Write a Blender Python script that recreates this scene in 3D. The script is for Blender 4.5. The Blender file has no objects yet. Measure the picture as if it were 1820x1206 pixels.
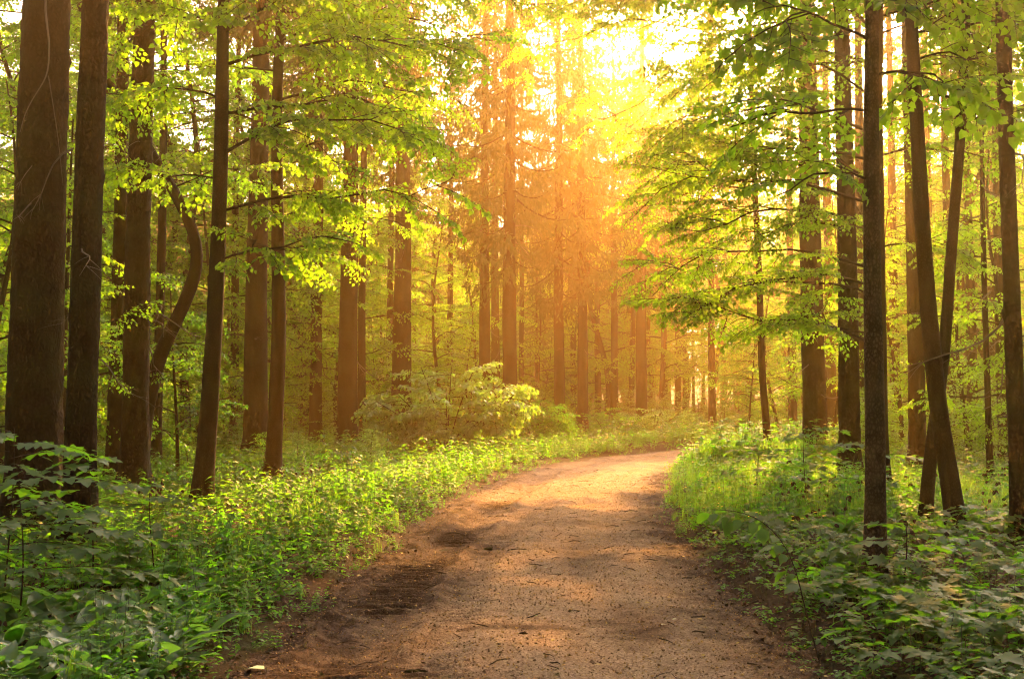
import bpy, math, random
import numpy as np
from mathutils import Vector, Matrix, Euler

# ------------------------------------------------------------------ camera, sky, sun, exposure
scene = bpy.context.scene
COL = scene.collection
F_PX, CX, CY, HORIZON = 2022.0, 910.0, 603.0, 715.0      # the photograph's pixels (1820 x 1206)
EYE = 1.6
PITCH = math.atan((HORIZON - CY) / F_PX)

cam_data = bpy.data.cameras.new('camera')
cam_data.sensor_width = 36.0
cam_data.lens = 36.0 * F_PX / 1820.0
cam_data.clip_end = 1000.0
cam_data.dof.use_dof = True
cam_data.dof.focus_distance = 24.0
cam_data.dof.aperture_fstop = 9.0
cam = bpy.data.objects.new('camera', cam_data)
cam.location = (0, 0, EYE)
cam.rotation_euler = (math.radians(90) + PITCH, 0, 0)
COL.objects.link(cam)
scene.camera = cam

SUN_AZ, SUN_EL = 17.0, 31.0            # degrees right of the view axis, degrees above the horizon
world = bpy.data.worlds.new('World')
scene.world = world
world.use_nodes = True
wn, wl = world.node_tree.nodes, world.node_tree.links
wn.clear()
w_out = wn.new('ShaderNodeOutputWorld')
w_bg = wn.new('ShaderNodeBackground')
w_sky = wn.new('ShaderNodeTexSky')
w_sky.sky_type = 'NISHITA'
w_sky.sun_disc = False
w_sky.sun_elevation = math.radians(SUN_EL)
w_sky.sun_rotation = math.radians(SUN_AZ)
w_sky.dust_density = 10.0
w_sky.air_density = 0.35
w_sky.ozone_density = 0.0
w_bg.inputs['Strength'].default_value = 0.115
wl.new(w_sky.outputs['Color'], w_bg.inputs['Color'])
wl.new(w_bg.outputs['Background'], w_out.inputs['Surface'])

sun_data = bpy.data.lights.new('sun', 'SUN')
sun_data.energy = 5.0
sun_data.angle = math.radians(1.0)
sun_data.color = (1.0, 0.47, 0.11)
sun = bpy.data.objects.new('sun', sun_data)
_az, _el = math.radians(SUN_AZ), math.radians(SUN_EL)
SUN_DIR = Vector((math.sin(_az) * math.cos(_el), math.cos(_az) * math.cos(_el), math.sin(_el)))
sun.rotation_euler = (-SUN_DIR).to_track_quat('-Z', 'Y').to_euler()
sun.location = SUN_DIR * 60
COL.objects.link(sun)

scene.view_settings.view_transform = 'Standard'
scene.view_settings.look = 'None'
scene.view_settings.exposure = 3.08
scene.view_settings.gamma = 1.0
scene.view_settings.use_curve_mapping = False
scene.render.engine = 'CYCLES'
cy = scene.cycles
cy.use_denoising = True
cy.filter_width = 1.15
cy.max_bounces = 6
cy.diffuse_bounces = 3
cy.glossy_bounces = 2
cy.transmission_bounces = 4
cy.transparent_max_bounces = 6
cy.volume_bounces = 1
cy.caustics_reflective = False
cy.caustics_refractive = False
cy.sample_clamp_indirect = 8.0
cy.use_adaptive_sampling = True
cy.adaptive_threshold = 0.025

HAZE_DENSITY = 0.0037
HAZE_COLOR = (1.0, 0.60, 0.20)  # orange of the glow is put into the haze's own colour
HAZE_ANISO = 0.88

# ------------------------------------------------------------------ numeric helpers
rs = np.random.RandomState(7)
_LAT = rs.rand(256, 256)

def vnoise(x, y):
    xi, yi = np.floor(x).astype(int), np.floor(y).astype(int)
    fx, fy = x - xi, y - yi
    fx, fy = fx * fx * (3 - 2 * fx), fy * fy * (3 - 2 * fy)
    a, b = _LAT[xi & 255, yi & 255], _LAT[(xi + 1) & 255, yi & 255]
    c, d = _LAT[xi & 255, (yi + 1) & 255], _LAT[(xi + 1) & 255, (yi + 1) & 255]
    return (a * (1 - fx) + b * fx) * (1 - fy) + (c * (1 - fx) + d * fx) * fy

def fbm(x, y, octv=4, gain=0.5):
    s, a, t = 0.0, 1.0, 0.0
    for k in range(octv):
        s = s + a * (vnoise(x * 2 ** k + 17.3 * k, y * 2 ** k + 5.1 * k) - 0.5)
        t += a
        a *= gain
    return s / t * 2

ROAD_Y = np.array([-30, -6, 0, 6.6, 8.4, 10.6, 13.8, 16.2, 19, 22, 25.9, 30.8, 35, 39, 43, 48, 56, 75.])
ROAD_X = np.array([0.1, 0.1, 0.1, 0.1, 0.12, 0.19, 0.34, 0.45, 0.75, 1.15, 1.75, 2.75, 4.2, 6.4, 9.6, 14.5, 23, 46.])
_yy = np.linspace(-30, 75, 1400)
_xx = np.interp(_yy, ROAD_Y, ROAD_X)
_k = np.exp(-np.linspace(-2, 2, 61) ** 2); _k /= _k.sum()
_xx = np.convolve(np.pad(_xx, 30, mode='edge'), _k, 'valid')
ROAD_C = np.stack([_xx, _yy], 1)
ROAD_HALF = 1.78

def road_dist(x, y):
    """signed distance from the road's centre line (negative = left)"""
    x, y = np.atleast_1d(np.asarray(x, float)), np.atleast_1d(np.asarray(y, float))
    out = np.empty(x.shape)
    flat, xf, yf = out.ravel(), x.ravel(), y.ravel()
    C = ROAD_C[::5]
    for s in range(0, len(xf), 20000):
        px, py = xf[s:s + 20000, None], yf[s:s + 20000, None]
        d2 = (px - C[None, :, 0]) ** 2 + (py - C[None, :, 1]) ** 2
        j = d2.argmin(1)
        tang = np.gradient(C, axis=0)[j]
        side = np.sign((px[:, 0] - C[j, 0]) * tang[:, 1] - (py[:, 0] - C[j, 1]) * tang[:, 0])
        flat[s:s + 20000] = np.sqrt(d2[np.arange(len(j)), j]) * np.where(side == 0, 1, side)
    return flat.reshape(x.shape)

def base_h(x, y):
    x, y = np.asarray(x, float), np.asarray(y, float)
    r = 0.016 * np.clip(y - 50, 0, 90) ** 1.0
    return r + 0.10 * fbm(x * 0.16, y * 0.16, 2)

def ground_h(x, y):
    d = np.abs(road_dist(x, y))
    h = base_h(x, y) + 0.05 * fbm(np.asarray(x) * 0.9 + 40, np.asarray(y) * 0.9, 3)
    bank = np.clip((d - 1.55) / 0.6, 0, 1)
    bank = bank * bank * (3 - 2 * bank)
    return h * 1.0 + (bank - 1) * 0.16 + 0.05 * np.clip((d - 2.0) / 2.5, 0, 1)

def gh(x, y):
    return float(ground_h(np.array([x]), np.array([y]))[0])

def at(px, py, Y):
    """the world point on the photograph's ray through (px, py) at depth Y"""
    a, b = (px - CX) / F_PX, (CY - py) / F_PX
    d = Vector((a, math.cos(PITCH) - b * math.sin(PITCH), math.sin(PITCH) + b * math.cos(PITCH)))
    return Vector((0, 0, EYE)) + d * (Y / d.y)

def foot(px, Y, py=705):
    p = at(px, py, Y)
    return Vector((p.x, Y, gh(p.x, Y)))

# ------------------------------------------------------------------ mesh helpers
class Acc:
    """collects triangles, builds one mesh"""
    def __init__(self):
        self.v, self.f, self.m, self.n = [], [], [], 0
    def add(self, V, T, mat=0):
        V = np.asarray(V, np.float32).reshape(-1, 3)
        T = np.asarray(T, np.int32).reshape(-1, 3)
        if len(T) == 0:
            return
        self.v.append(V); self.f.append(T + self.n)
        self.m.append(np.full(len(T), mat, np.int32)); self.n += len(V)
    def mesh(self, name, mats, smooth=False):
        V, T, M = np.concatenate(self.v), np.concatenate(self.f), np.concatenate(self.m)
        me = bpy.data.meshes.new(name)
        me.vertices.add(len(V)); me.vertices.foreach_set('co', V.ravel())
        me.loops.add(T.size); me.loops.foreach_set('vertex_index', T.ravel())
        me.polygons.add(len(T))
        me.polygons.foreach_set('loop_start', np.arange(0, T.size, 3, dtype=np.int32))
        for m in mats:
            me.materials.append(m)
        me.polygons.foreach_set('material_index', M)
        me.polygons.foreach_set('use_smooth', np.full(len(T), smooth))
        me.update(calc_edges=True)
        return me

def unit(v):
    v = np.asarray(v, float)
    return v / np.maximum(np.linalg.norm(v, axis=-1, keepdims=True), 1e-9)

def tube(path, radii, sides=8, wob=0.0, seed=0, flare=0.0, cap=True, relief=0.0):
    P = np.asarray(path, float)
    n = len(P)
    R = np.broadcast_to(np.asarray(radii, float), (n,)).copy()
    T = unit(np.gradient(P, axis=0))
    ref = np.array([0.0, 1.0, 0.0]) if abs(T[0, 1]) < 0.8 else np.array([1.0, 0, 0])
    U = unit(np.cross(np.broadcast_to(ref, T.shape), T)); W = np.cross(T, U)
    ang = np.linspace(0, 2 * np.pi, sides, endpoint=False)
    s = np.concatenate([[0], np.cumsum(np.linalg.norm(np.diff(P, axis=0), axis=1))])
    rr = R[:, None] * np.ones((1, sides))
    if wob:
        A, S = np.meshgrid(ang, s)
        rr = rr * (1 + wob * fbm(np.cos(A) * 1.6 + seed * 3.7 + S * 0.35, np.sin(A) * 1.6 + S * 0.8 + seed, 3))
    if relief:
        A, S = np.meshgrid(ang, s)
        w = 0.5 * fbm(np.cos(A) * 2 + seed, np.sin(A) * 2 + S * 1.5, 2)
        plates = np.abs(fbm(A * 5.5 + w + seed, S * 5.0 + 2 * w, 3)) + np.abs(fbm(A * 11 + seed * 2, S * 9.0, 2)) * 0.6
        seam = np.cos(A * 0.5) ** 2 * 0 + 1
        rr = rr + relief * (plates - 0.3) * seam
        for (zk, ak, hk) in [(1.3 + 1.37 * k + 0.4 * math.sin(seed + k * 2), (seed * 1.7 + k * 2.4) % 6.28, 0.022) for k in range(6)]:      # knots where branches broke off
            da = np.abs((A - ak + np.pi) % (2 * np.pi) - np.pi) * R[:, None]
            rr = rr + hk * np.exp(-(da / 0.05) ** 2 - ((S - zk) / 0.06) ** 2)
    if flare:
        lob = 0.55 + 0.45 * np.cos(ang * 5 + seed) * np.cos(ang * 2 + 2 * seed)
        rr = rr * (1 + flare * np.exp(-s / 0.28)[:, None] * (0.5 + lob[None, :]))
    V = P[:, None, :] + rr[..., None] * (np.cos(ang)[None, :, None] * U[:, None, :] + np.sin(ang)[None, :, None] * W[:, None, :])
    V = V.reshape(-1, 3)
    i, j = np.meshgrid(np.arange(n - 1), np.arange(sides), indexing='ij')
    a = i * sides + j; b = i * sides + (j + 1) % sides; c = a + sides; d = b + sides
    Tn = np.concatenate([np.stack([a, b, d], -1).reshape(-1, 3), np.stack([a, d, c], -1).reshape(-1, 3)])
    if cap:
        V = np.vstack([V, P[-1]])
        k = len(V) - 1
        e = (n - 1) * sides
        Tn = np.vstack([Tn, [[e + q, e + (q + 1) % sides, k] for q in range(sides)]])
    return V, Tn

# leaf templates: x across, y along the midrib, z up; about one long
def leaf_template(out, fold=0.12, curl=-0.10):
    """OUT: half outline (x>=0) from base to tip, without the two midrib ends"""
    out = np.asarray(out, float)
    k = len(out)
    mid = [(0, 0, 0), (0, 0.45, 0.0), (0, 1.0, curl)]
    V = list(mid) + [(x, y, fold * x + curl * y * y * 0.8) for x, y in out] + [(-x, y, fold * x + curl * y * y * 0.8) for x, y in out]
    T = []
    for s, off in ((1, 3), (-1, 3 + k)):
        chain = [0] + [off + q for q in range(k)] + [2]
        for a, b in zip(chain[:-1], chain[1:]):
            T.append((a, b, 1) if s > 0 else (b, a, 1))
    return np.array(V, float), np.array(T, int)

LINDEN = leaf_template([(0.40, 0.04), (0.40, 0.48)], 0.18, -0.16)
SIMPLE = leaf_template([(0.43, 0.32)], 0.18, -0.16)
OVATE = leaf_template([(0.30, 0.22), (0.30, 0.62)], 0.22, -0.12)
SMALL = (np.array([(0, 0, 0), (0.36, 0.42, 0.07), (0, 1, -0.08), (-0.36, 0.42, 0.07)], float), np.array([(0, 1, 2), (0, 2, 3)]))
NETTLE = leaf_template([(0.26, 0.10), (0.28, 0.40)], 0.2, -0.18)
LANCE = leaf_template([(0.10, 0.05), (0.20, 0.32), (0.17, 0.65)], 0.35, -0.30)
MAPLE = leaf_template([(0.22, -0.10), (0.52, 0.02), (0.34, 0.22), (0.66, 0.55), (0.30, 0.52), (0.20, 0.80)], 0.08, -0.14)

def leaf_verts(tmpl, P, D, N, S):
    V, T = tmpl
    D = unit(D); X = unit(np.cross(D, N)); Z = np.cross(X, D)
    S = np.asarray(S)[:, None, None]
    W = P[:, None, :] + S * (V[None, :, 0:1] * X[:, None, :] + V[None, :, 1:2] * D[:, None, :] + V[None, :, 2:3] * Z[:, None, :])
    TT = (np.arange(len(P)) * len(V))[:, None, None] + T[None]
    return W.reshape(-1, 3), TT.reshape(-1, 3)

def new_obj(name, me, parent=None, loc=None):
    o = bpy.data.objects.new(name, me)
    COL.objects.link(o)
    if parent is not None:
        o.parent = parent
    if loc is not None:
        o.location = loc
    return o

def empty(name, loc, label, cat, group=None, rz=0.0, sc=1.0):
    o = bpy.data.objects.new(name, None)
    o.empty_display_size = 0.2
    o.location = loc
    o.rotation_euler = (0, 0, rz)
    o.scale = (sc, sc, sc)
    COL.objects.link(o)
    o['label'] = label; o['category'] = cat
    if group:
        o['group'] = group
    return o

# ------------------------------------------------------------------ materials
def nodes_of(name):
    m = bpy.data.materials.new(name)
    m.use_nodes = True
    nt = m.node_tree
    nt.nodes.clear()
    return m, nt.nodes, nt.links

def ramp(N, L, fac, stops):
    r = N.new('ShaderNodeValToRGB')
    els = r.color_ramp.elements
    while len(els) < len(stops):
        els.new(0.5)
    for e, (p, c) in zip(els, stops):
        e.position = p; e.color = (*c, 1)
    L.new(fac, r.inputs['Fac'])
    return r.outputs['Color']

def leaf_material(name, dark, light, through, rough=0.42, trans=0.58, gloss=0.07):
    m, N, L = nodes_of(name)
    out = N.new('ShaderNodeOutputMaterial')
    geo = N.new('ShaderNodeNewGeometry')
    nz = N.new('ShaderNodeTexNoise'); nz.inputs['Scale'].default_value = 0.9; nz.inputs['Detail'].default_value = 2
    L.new(geo.outputs['Position'], nz.inputs['Vector'])
    mx = N.new('ShaderNodeMath'); mx.operation = 'MULTIPLY_ADD'
    mx.inputs[1].default_value = 0.6; 
    L.new(geo.outputs['Random Per Island'], mx.inputs[0])
    sc_ = N.new('ShaderNodeMath'); sc_.operation = 'MULTIPLY'; sc_.inputs[1].default_value = 0.5
    L.new(nz.outputs['Fac'], sc_.inputs[0]); L.new(sc_.outputs[0], mx.inputs[2])
    col = ramp(N, L, mx.outputs[0], [(0.1, dark), (0.9, light)])
    tcol = ramp(N, L, mx.outputs[0], [(0.1, tuple(c * 0.7 for c in through)), (0.9, through)])
    df = N.new('ShaderNodeBsdfDiffuse'); L.new(col, df.inputs['Color'])
    tr = N.new('ShaderNodeBsdfTranslucent'); L.new(tcol, tr.inputs['Color'])
    mix = N.new('ShaderNodeMixShader'); mix.inputs[0].default_value = trans
    L.new(df.outputs[0], mix.inputs[1]); L.new(tr.outputs[0], mix.inputs[2])
    gl = N.new('ShaderNodeBsdfGlossy'); gl.inputs['Roughness'].default_value = rough
    gl.inputs['Color'].default_value = (0.9, 0.95, 0.85, 1)
    fr = N.new('ShaderNodeLayerWeight'); fr.inputs['Blend'].default_value = 0.35
    fm = N.new('ShaderNodeMath'); fm.operation = 'MULTIPLY_ADD'; fm.inputs[1].default_value = 0.035; fm.inputs[2].default_value = gloss * 0.25
    L.new(fr.outputs['Facing'], fm.inputs[0])
    mix2 = N.new('ShaderNodeMixShader'); L.new(fm.outputs[0], mix2.inputs[0])
    L.new(mix.outputs[0], mix2.inputs[1]); L.new(gl.outputs[0], mix2.inputs[2])
    L.new(mix2.outputs[0], out.inputs['Surface'])
    return m

def bark_material(name, dark, light, moss, scale=0.8, bump=1.0, moss_amt=0.75):
    m, N, L = nodes_of(name)
    out = N.new('ShaderNodeOutputMaterial')
    bs = N.new('ShaderNodeBsdfPrincipled'); bs.inputs['Roughness'].default_value = 0.9
    bs.inputs['Specular IOR Level'].default_value = 0.08
    tc = N.new('ShaderNodeTexCoord')
    mp = N.new('ShaderNodeMapping'); mp.inputs['Scale'].default_value = (scale * 26, scale * 26, scale * 17)
    L.new(tc.outputs['Object'], mp.inputs['Vector'])
    vo = N.new('ShaderNodeTexVoronoi'); vo.feature = 'DISTANCE_TO_EDGE'; vo.inputs['Scale'].default_value = 1.0
    nw = N.new('ShaderNodeTexNoise'); nw.inputs['Scale'].default_value = 1.2; nw.inputs['Detail'].default_value = 4
    L.new(mp.outputs[0], nw.inputs['Vector'])
    ad = N.new('ShaderNodeMixRGB'); ad.blend_type = 'ADD'; ad.inputs[0].default_value = 1.2
    L.new(mp.outputs[0], ad.inputs[1]); L.new(nw.outputs['Color'], ad.inputs[2]); L.new(ad.outputs[0], vo.inputs['Vector'])
    n2 = N.new('ShaderNodeTexNoise'); n2.inputs['Scale'].default_value = 5.0; n2.inputs['Detail'].default_value = 6
    L.new(tc.outputs['Object'], n2.inputs['Vector'])
    sm = N.new('ShaderNodeMath'); sm.operation = 'MULTIPLY'; sm.inputs[1].default_value = 2.2
    L.new(vo.outputs['Distance'], sm.inputs[0])
    s2 = N.new('ShaderNodeMath'); s2.operation = 'MULTIPLY_ADD'; s2.inputs[1].default_value = 0.75
    L.new(n2.outputs['Fac'], s2.inputs[0]); 
    s3 = N.new('ShaderNodeMath'); s3.operation = 'MULTIPLY'; s3.inputs[1].default_value = 0.45
    L.new(sm.outputs[0], s3.inputs[0]); L.new(s3.outputs[0], s2.inputs[2])
    col = ramp(N, L, s2.outputs[0], [(0.36, dark), (0.72, light)])
    n3 = N.new('ShaderNodeTexNoise'); n3.inputs['Scale'].default_value = 1.3; n3.inputs['Detail'].default_value = 5
    L.new(tc.outputs['Object'], n3.inputs['Vector'])
    mf = ramp(N, L, n3.outputs['Fac'], [(0.46, (0, 0, 0)), (0.60, (moss_amt,) * 3)])
    mm = N.new('ShaderNodeMixRGB'); L.new(mf, mm.inputs[0]); L.new(col, mm.inputs[1]); mm.inputs[2].default_value = (*moss, 1)
    L.new(mm.outputs[0], bs.inputs['Base Color'])
    bp = N.new('ShaderNodeBump'); bp.inputs['Strength'].default_value = bump; bp.inputs['Distance'].default_value = 0.02
    L.new(s2.outputs[0], bp.inputs['Height']); L.new(bp.outputs[0], bs.inputs['Normal'])
    L.new(bs.outputs[0], out.inputs['Surface'])
    return m

def plain(name, col, rough=0.8, var=0.3):
    m, N, L = nodes_of(name)
    out = N.new('ShaderNodeOutputMaterial')
    bs = N.new('ShaderNodeBsdfPrincipled'); bs.inputs['Roughness'].default_value = rough; bs.inputs['Specular IOR Level'].default_value = 0.12
    geo = N.new('ShaderNodeNewGeometry')
    c = ramp(N, L, geo.outputs['Random Per Island'], [(0.0, tuple(x * (1 - var) for x in col)), (1.0, tuple(min(1, x * (1 + var)) for x in col))])
    L.new(c, bs.inputs['Base Color'])
    L.new(bs.outputs[0], out.inputs['Surface'])
    return m

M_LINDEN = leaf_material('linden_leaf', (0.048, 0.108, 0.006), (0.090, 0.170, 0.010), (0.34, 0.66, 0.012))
M_DARKLEAF = leaf_material('shade_leaf', (0.026, 0.062, 0.006), (0.048, 0.096, 0.010), (0.17, 0.42, 0.012), rough=0.45, gloss=0.06)  # darker green of maple and low herb leaves
M_PALE = leaf_material('pale_leaf', (0.16, 0.24, 0.075), (0.26, 0.35, 0.14), (0.30, 0.55, 0.03), rough=0.45, gloss=0.16)  # sky reflection on the leaves is put into this pale colour
M_HERB = leaf_material('herb_leaf', (0.038, 0.115, 0.008), (0.072, 0.180, 0.013), (0.21, 0.62, 0.012), rough=0.5, gloss=0.03)
M_LILY = leaf_material('lily_leaf', (0.040, 0.085, 0.028), (0.065, 0.125, 0.035), (0.16, 0.38, 0.03), rough=0.33, gloss=0.12)
M_GRASS = leaf_material('grass_blade', (0.065, 0.12, 0.018), (0.12, 0.19, 0.035), (0.28, 0.56, 0.02))
M_NEEDLE = leaf_material('spruce_needle', (0.030, 0.052, 0.014), (0.060, 0.090, 0.022), (0.12, 0.17, 0.02), rough=0.5, trans=0.3, gloss=0.03)
M_BARK = bark_material('spruce_bark', (0.005, 0.0028, 0.0016), (0.025, 0.0135, 0.0075), (0.026, 0.028, 0.010))
M_BARK2 = bark_material('linden_bark', (0.009, 0.0055, 0.0035), (0.034, 0.021, 0.013), (0.024, 0.026, 0.011), scale=1.5, bump=0.35, moss_amt=0.35)
M_BARK3 = bark_material('grey_linden_bark', (0.026, 0.016, 0.010), (0.105, 0.068, 0.044), (0.050, 0.052, 0.024), scale=1.5, bump=0.5, moss_amt=0.4)
M_TWIG = plain('twig_bark', (0.035, 0.022, 0.014), 0.85)
M_DEAD = plain('dead_twig_bark', (0.15, 0.115, 0.085), 0.9)
M_STEM = plain('green_stem', (0.09, 0.11, 0.03), 0.6)
M_FLOWER = plain('yellow_petal', (0.75, 0.55, 0.02), 0.6, 0.15)
M_LITTER = plain('dry_leaf', (0.085, 0.045, 0.02), 0.8, 0.55)
M_PEBBLE = plain('pebble', (0.13, 0.08, 0.042), 0.85, 0.5)
M_HUSK = plain('tan_husk', (0.36, 0.22, 0.07), 0.8, 0.35)

def ground_material():
    m, N, L = nodes_of('forest_soil')
    out = N.new('ShaderNodeOutputMaterial')
    bs = N.new('ShaderNodeBsdfPrincipled'); bs.inputs['Roughness'].default_value = 0.95
    bs.inputs['Specular IOR Level'].default_value = 0.05
    geo = N.new('ShaderNodeNewGeometry')
    n1 = N.new('ShaderNodeTexNoise'); n1.inputs['Scale'].default_value = 9; n1.inputs['Detail'].default_value = 8; n1.inputs['Roughness'].default_value = 0.7
    n2 = N.new('ShaderNodeTexNoise'); n2.inputs['Scale'].default_value = 0.7; n2.inputs['Detail'].default_value = 3
    for n in (n1, n2):
        L.new(geo.outputs['Position'], n.inputs['Vector'])
    c1 = ramp(N, L, n1.outputs['Fac'], [(0.3, (0.012, 0.007, 0.004)), (0.55, (0.034, 0.019, 0.010)), (0.75, (0.070, 0.043, 0.022))])
    c2 = ramp(N, L, n1.outputs['Fac'], [(0.35, (0.012, 0.015, 0.005)), (0.7, (0.035, 0.05, 0.010))])
    mf = ramp(N, L, n2.outputs['Fac'], [(0.42, (0, 0, 0)), (0.62, (0.8, 0.8, 0.8))])
    mx = N.new('ShaderNodeMixRGB'); L.new(mf, mx.inputs[0]); L.new(c1, mx.inputs[1]); L.new(c2, mx.inputs[2])
    L.new(mx.outputs[0], bs.inputs['Base Color'])
    bp = N.new('ShaderNodeBump'); bp.inputs['Strength'].default_value = 0.8; bp.inputs['Distance'].default_value = 0.04
    L.new(n1.outputs['Fac'], bp.inputs['Height']); L.new(bp.outputs[0], bs.inputs['Normal'])
    L.new(bs.outputs[0], out.inputs['Surface'])
    return m

def road_material():
    m, N, L = nodes_of('dirt_road')
    out = N.new('ShaderNodeOutputMaterial')
    bs = N.new('ShaderNodeBsdfPrincipled')
    bs.inputs['Specular IOR Level'].default_value = 0.06
    geo = N.new('ShaderNodeNewGeometry')
    at_ = N.new('ShaderNodeAttribute'); at_.attribute_name = 'soil'          # 0 gravel crown ... 1 dark humus at the edges and in the ruts
    nf = N.new('ShaderNodeTexNoise'); nf.inputs['Scale'].default_value = 55; nf.inputs['Detail'].default_value = 6; nf.inputs['Roughness'].default_value = 0.75
    nm = N.new('ShaderNodeTexNoise'); nm.inputs['Scale'].default_value = 5.5; nm.inputs['Detail'].default_value = 6; nm.inputs['Roughness'].default_value = 0.65
    vo = N.new('ShaderNodeTexVoronoi'); vo.inputs['Scale'].default_value = 48
    for n in (nf, nm, vo):
        L.new(geo.outputs['Position'], n.inputs['Vector'])
    ca = ramp(N, L, nf.outputs['Fac'], [(0.36, (0.10, 0.058, 0.034)), (0.50, (0.26, 0.172, 0.108)), (0.64, (0.45, 0.33, 0.21))])
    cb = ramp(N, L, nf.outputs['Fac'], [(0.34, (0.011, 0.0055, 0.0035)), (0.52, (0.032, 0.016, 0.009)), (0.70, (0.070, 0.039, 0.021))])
    md = N.new('ShaderNodeMath'); md.operation = 'MULTIPLY_ADD'; md.inputs[1].default_value = 1.5; md.inputs[2].default_value = -0.75
    L.new(nm.outputs['Fac'], md.inputs[0])
    ss = N.new('ShaderNodeMath'); ss.operation = 'ADD'; ss.use_clamp = True
    L.new(at_.outputs['Fac'], ss.inputs[0]); L.new(md.outputs[0], ss.inputs[1])
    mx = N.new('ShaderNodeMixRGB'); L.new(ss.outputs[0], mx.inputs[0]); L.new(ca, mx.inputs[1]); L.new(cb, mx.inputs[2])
    sp = ramp(N, L, vo.outputs['Distance'], [(0.10, (0.35,) * 3), (0.22, (0, 0, 0))])
    mx2 = N.new('ShaderNodeMixRGB'); L.new(sp, mx2.inputs[0]); L.new(mx.outputs[0], mx2.inputs[1])
    vc = ramp(N, L, vo.outputs['Color'], [(0.2, (0.025, 0.013, 0.007)), (0.8, (0.26, 0.17, 0.08))])
    L.new(vc, mx2.inputs[2])
    L.new(mx2.outputs[0], bs.inputs['Base Color'])
    rr = N.new('ShaderNodeMath'); rr.operation = 'MULTIPLY_ADD'; rr.inputs[1].default_value = -0.12; rr.inputs[2].default_value = 1.0
    L.new(ss.outputs[0], rr.inputs[0]); L.new(rr.outputs[0], bs.inputs['Roughness'])
    hh = N.new('ShaderNodeMath'); hh.operation = 'MULTIPLY_ADD'; hh.inputs[1].default_value = -0.35
    L.new(vo.outputs['Distance'], hh.inputs[0]); L.new(nf.outputs['Fac'], hh.inputs[2])
    bp = N.new('ShaderNodeBump'); bp.inputs['Strength'].default_value = 0.9; bp.inputs['Distance'].default_value = 0.018
    L.new(hh.outputs[0], bp.inputs['Height']); L.new(bp.outputs[0], bs.inputs['Normal'])
    L.new(bs.outputs[0], out.inputs['Surface'])
    return m

M_GROUND, M_ROAD = ground_material(), road_material()

# ------------------------------------------------------------------ ground and road
def grid_mesh(name, X, Y, Z, mat, attr=None):
    r, c = X.shape
    V = np.stack([X, Y, Z], -1).reshape(-1, 3)
    i, j = np.meshgrid(np.arange(r - 1), np.arange(c - 1), indexing='ij')
    a = i * c + j
    Q = np.stack([a, a + 1, a + c + 1, a + c], -1).reshape(-1, 4)
    me = bpy.data.meshes.new(name)
    me.vertices.add(len(V)); me.vertices.foreach_set('co', V.astype(np.float32).ravel())
    me.loops.add(Q.size); me.loops.foreach_set('vertex_index', Q.astype(np.int32).ravel())
    me.polygons.add(len(Q)); me.polygons.foreach_set('loop_start', np.arange(0, Q.size, 4, dtype=np.int32))
    me.polygons.foreach_set('use_smooth', np.ones(len(Q), bool))
    me.materials.append(mat)
    if attr is not None:
        at_ = me.attributes.new('soil', 'FLOAT', 'POINT')
        at_.data.foreach_set('value', attr.astype(np.float32).ravel())
    me.update(calc_edges=True)
    return me

xs = np.concatenate([[-200, -140, -100], np.linspace(-80, -10, 60), np.arange(-9.8, 12, 0.13), np.linspace(12.2, 80, 60), [100, 140, 200]])
ys = np.concatenate([[-60, -40, -20], np.linspace(-10, 3.5, 14), np.arange(3.8, 26, 0.14), np.arange(26, 60, 0.4), np.linspace(61, 130, 50), [150, 175, 200]])
GX, GY = np.meshgrid(xs, ys)
ground = new_obj('ground', grid_mesh('ground', GX, GY, ground_h(GX, GY), M_GROUND))
ground['kind'] = 'structure'; ground['label'] = 'dark forest soil under the herbs and trees'

# road: a ribbon along the centre line with ruts, tread marks and crumbs
sy = np.concatenate([np.arange(-25, 4, 0.5), np.arange(4, 15, 0.026), np.arange(15, 26, 0.055), np.arange(26, 48, 0.12), np.arange(48, 72, 0.5)])
cxs = np.interp(sy, ROAD_C[:, 1], ROAD_C[:, 0])
tg = unit(np.stack([np.gradient(cxs, sy), np.ones_like(sy)], 1))
uu = np.concatenate([np.linspace(-2.2, 2.2, 150)])
U_, S_ = np.meshgrid(uu, sy)
RX = cxs[:, None] + U_ * tg[:, 1:2]
RY = sy[:, None] - U_ * tg[:, 0:1]
n_lo, n_mid, n_hi = fbm(RX * 0.8, RY * 0.8, 3), fbm(RX * 3.1 + 9, RY * 3.1, 4), fbm(RX * 13, RY * 13 + 3, 3)
RZ = base_h(RX, RY) - 0.085 + 0.03 * (1 - (U_ / 1.8) ** 2)
def rut(u0, w, dep):
    return dep * np.exp(-((U_ - u0) / w) ** 2)
wander = 0.12 * np.sin(S_ * 0.35 + 1) + 0.08 * np.sin(S_ * 0.9)
lu = -1.12 + wander * 0.6 + 0.012 * (S_ - 10)
RZ -= rut(lu, 0.26, 0.055) + rut(0.62 + wander, 0.30, 0.032) + rut(lu + 0.62, 0.15, 0.022)
RZ += 0.040 * np.clip(0.6 + 1.5 * n_mid, 0, 2) * np.exp(-((U_ - lu - 0.36) / 0.07) ** 2) + 0.035 * np.clip(0.6 + 1.5 * n_mid, 0, 2) * np.exp(-((U_ - lu + 0.37) / 0.09) ** 2)
fade = np.clip((S_ - 5) / 2, 0, 1) * np.clip((24 - S_) / 5, 0, 1)
tread_mask = np.exp(-((U_ - lu) / 0.24) ** 4) * np.clip(0.6 + 2.2 * n_lo, 0, 1) * fade
tread2 = np.exp(-((U_ - lu - 0.62) / 0.17) ** 4) * np.clip(0.3 + 2.4 * fbm(RX + 31, RY, 3), 0, 1) * fade
chev = np.sin((S_ + 0.35 * np.abs(U_ - lu)) * 2 * np.pi / 0.15)
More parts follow.
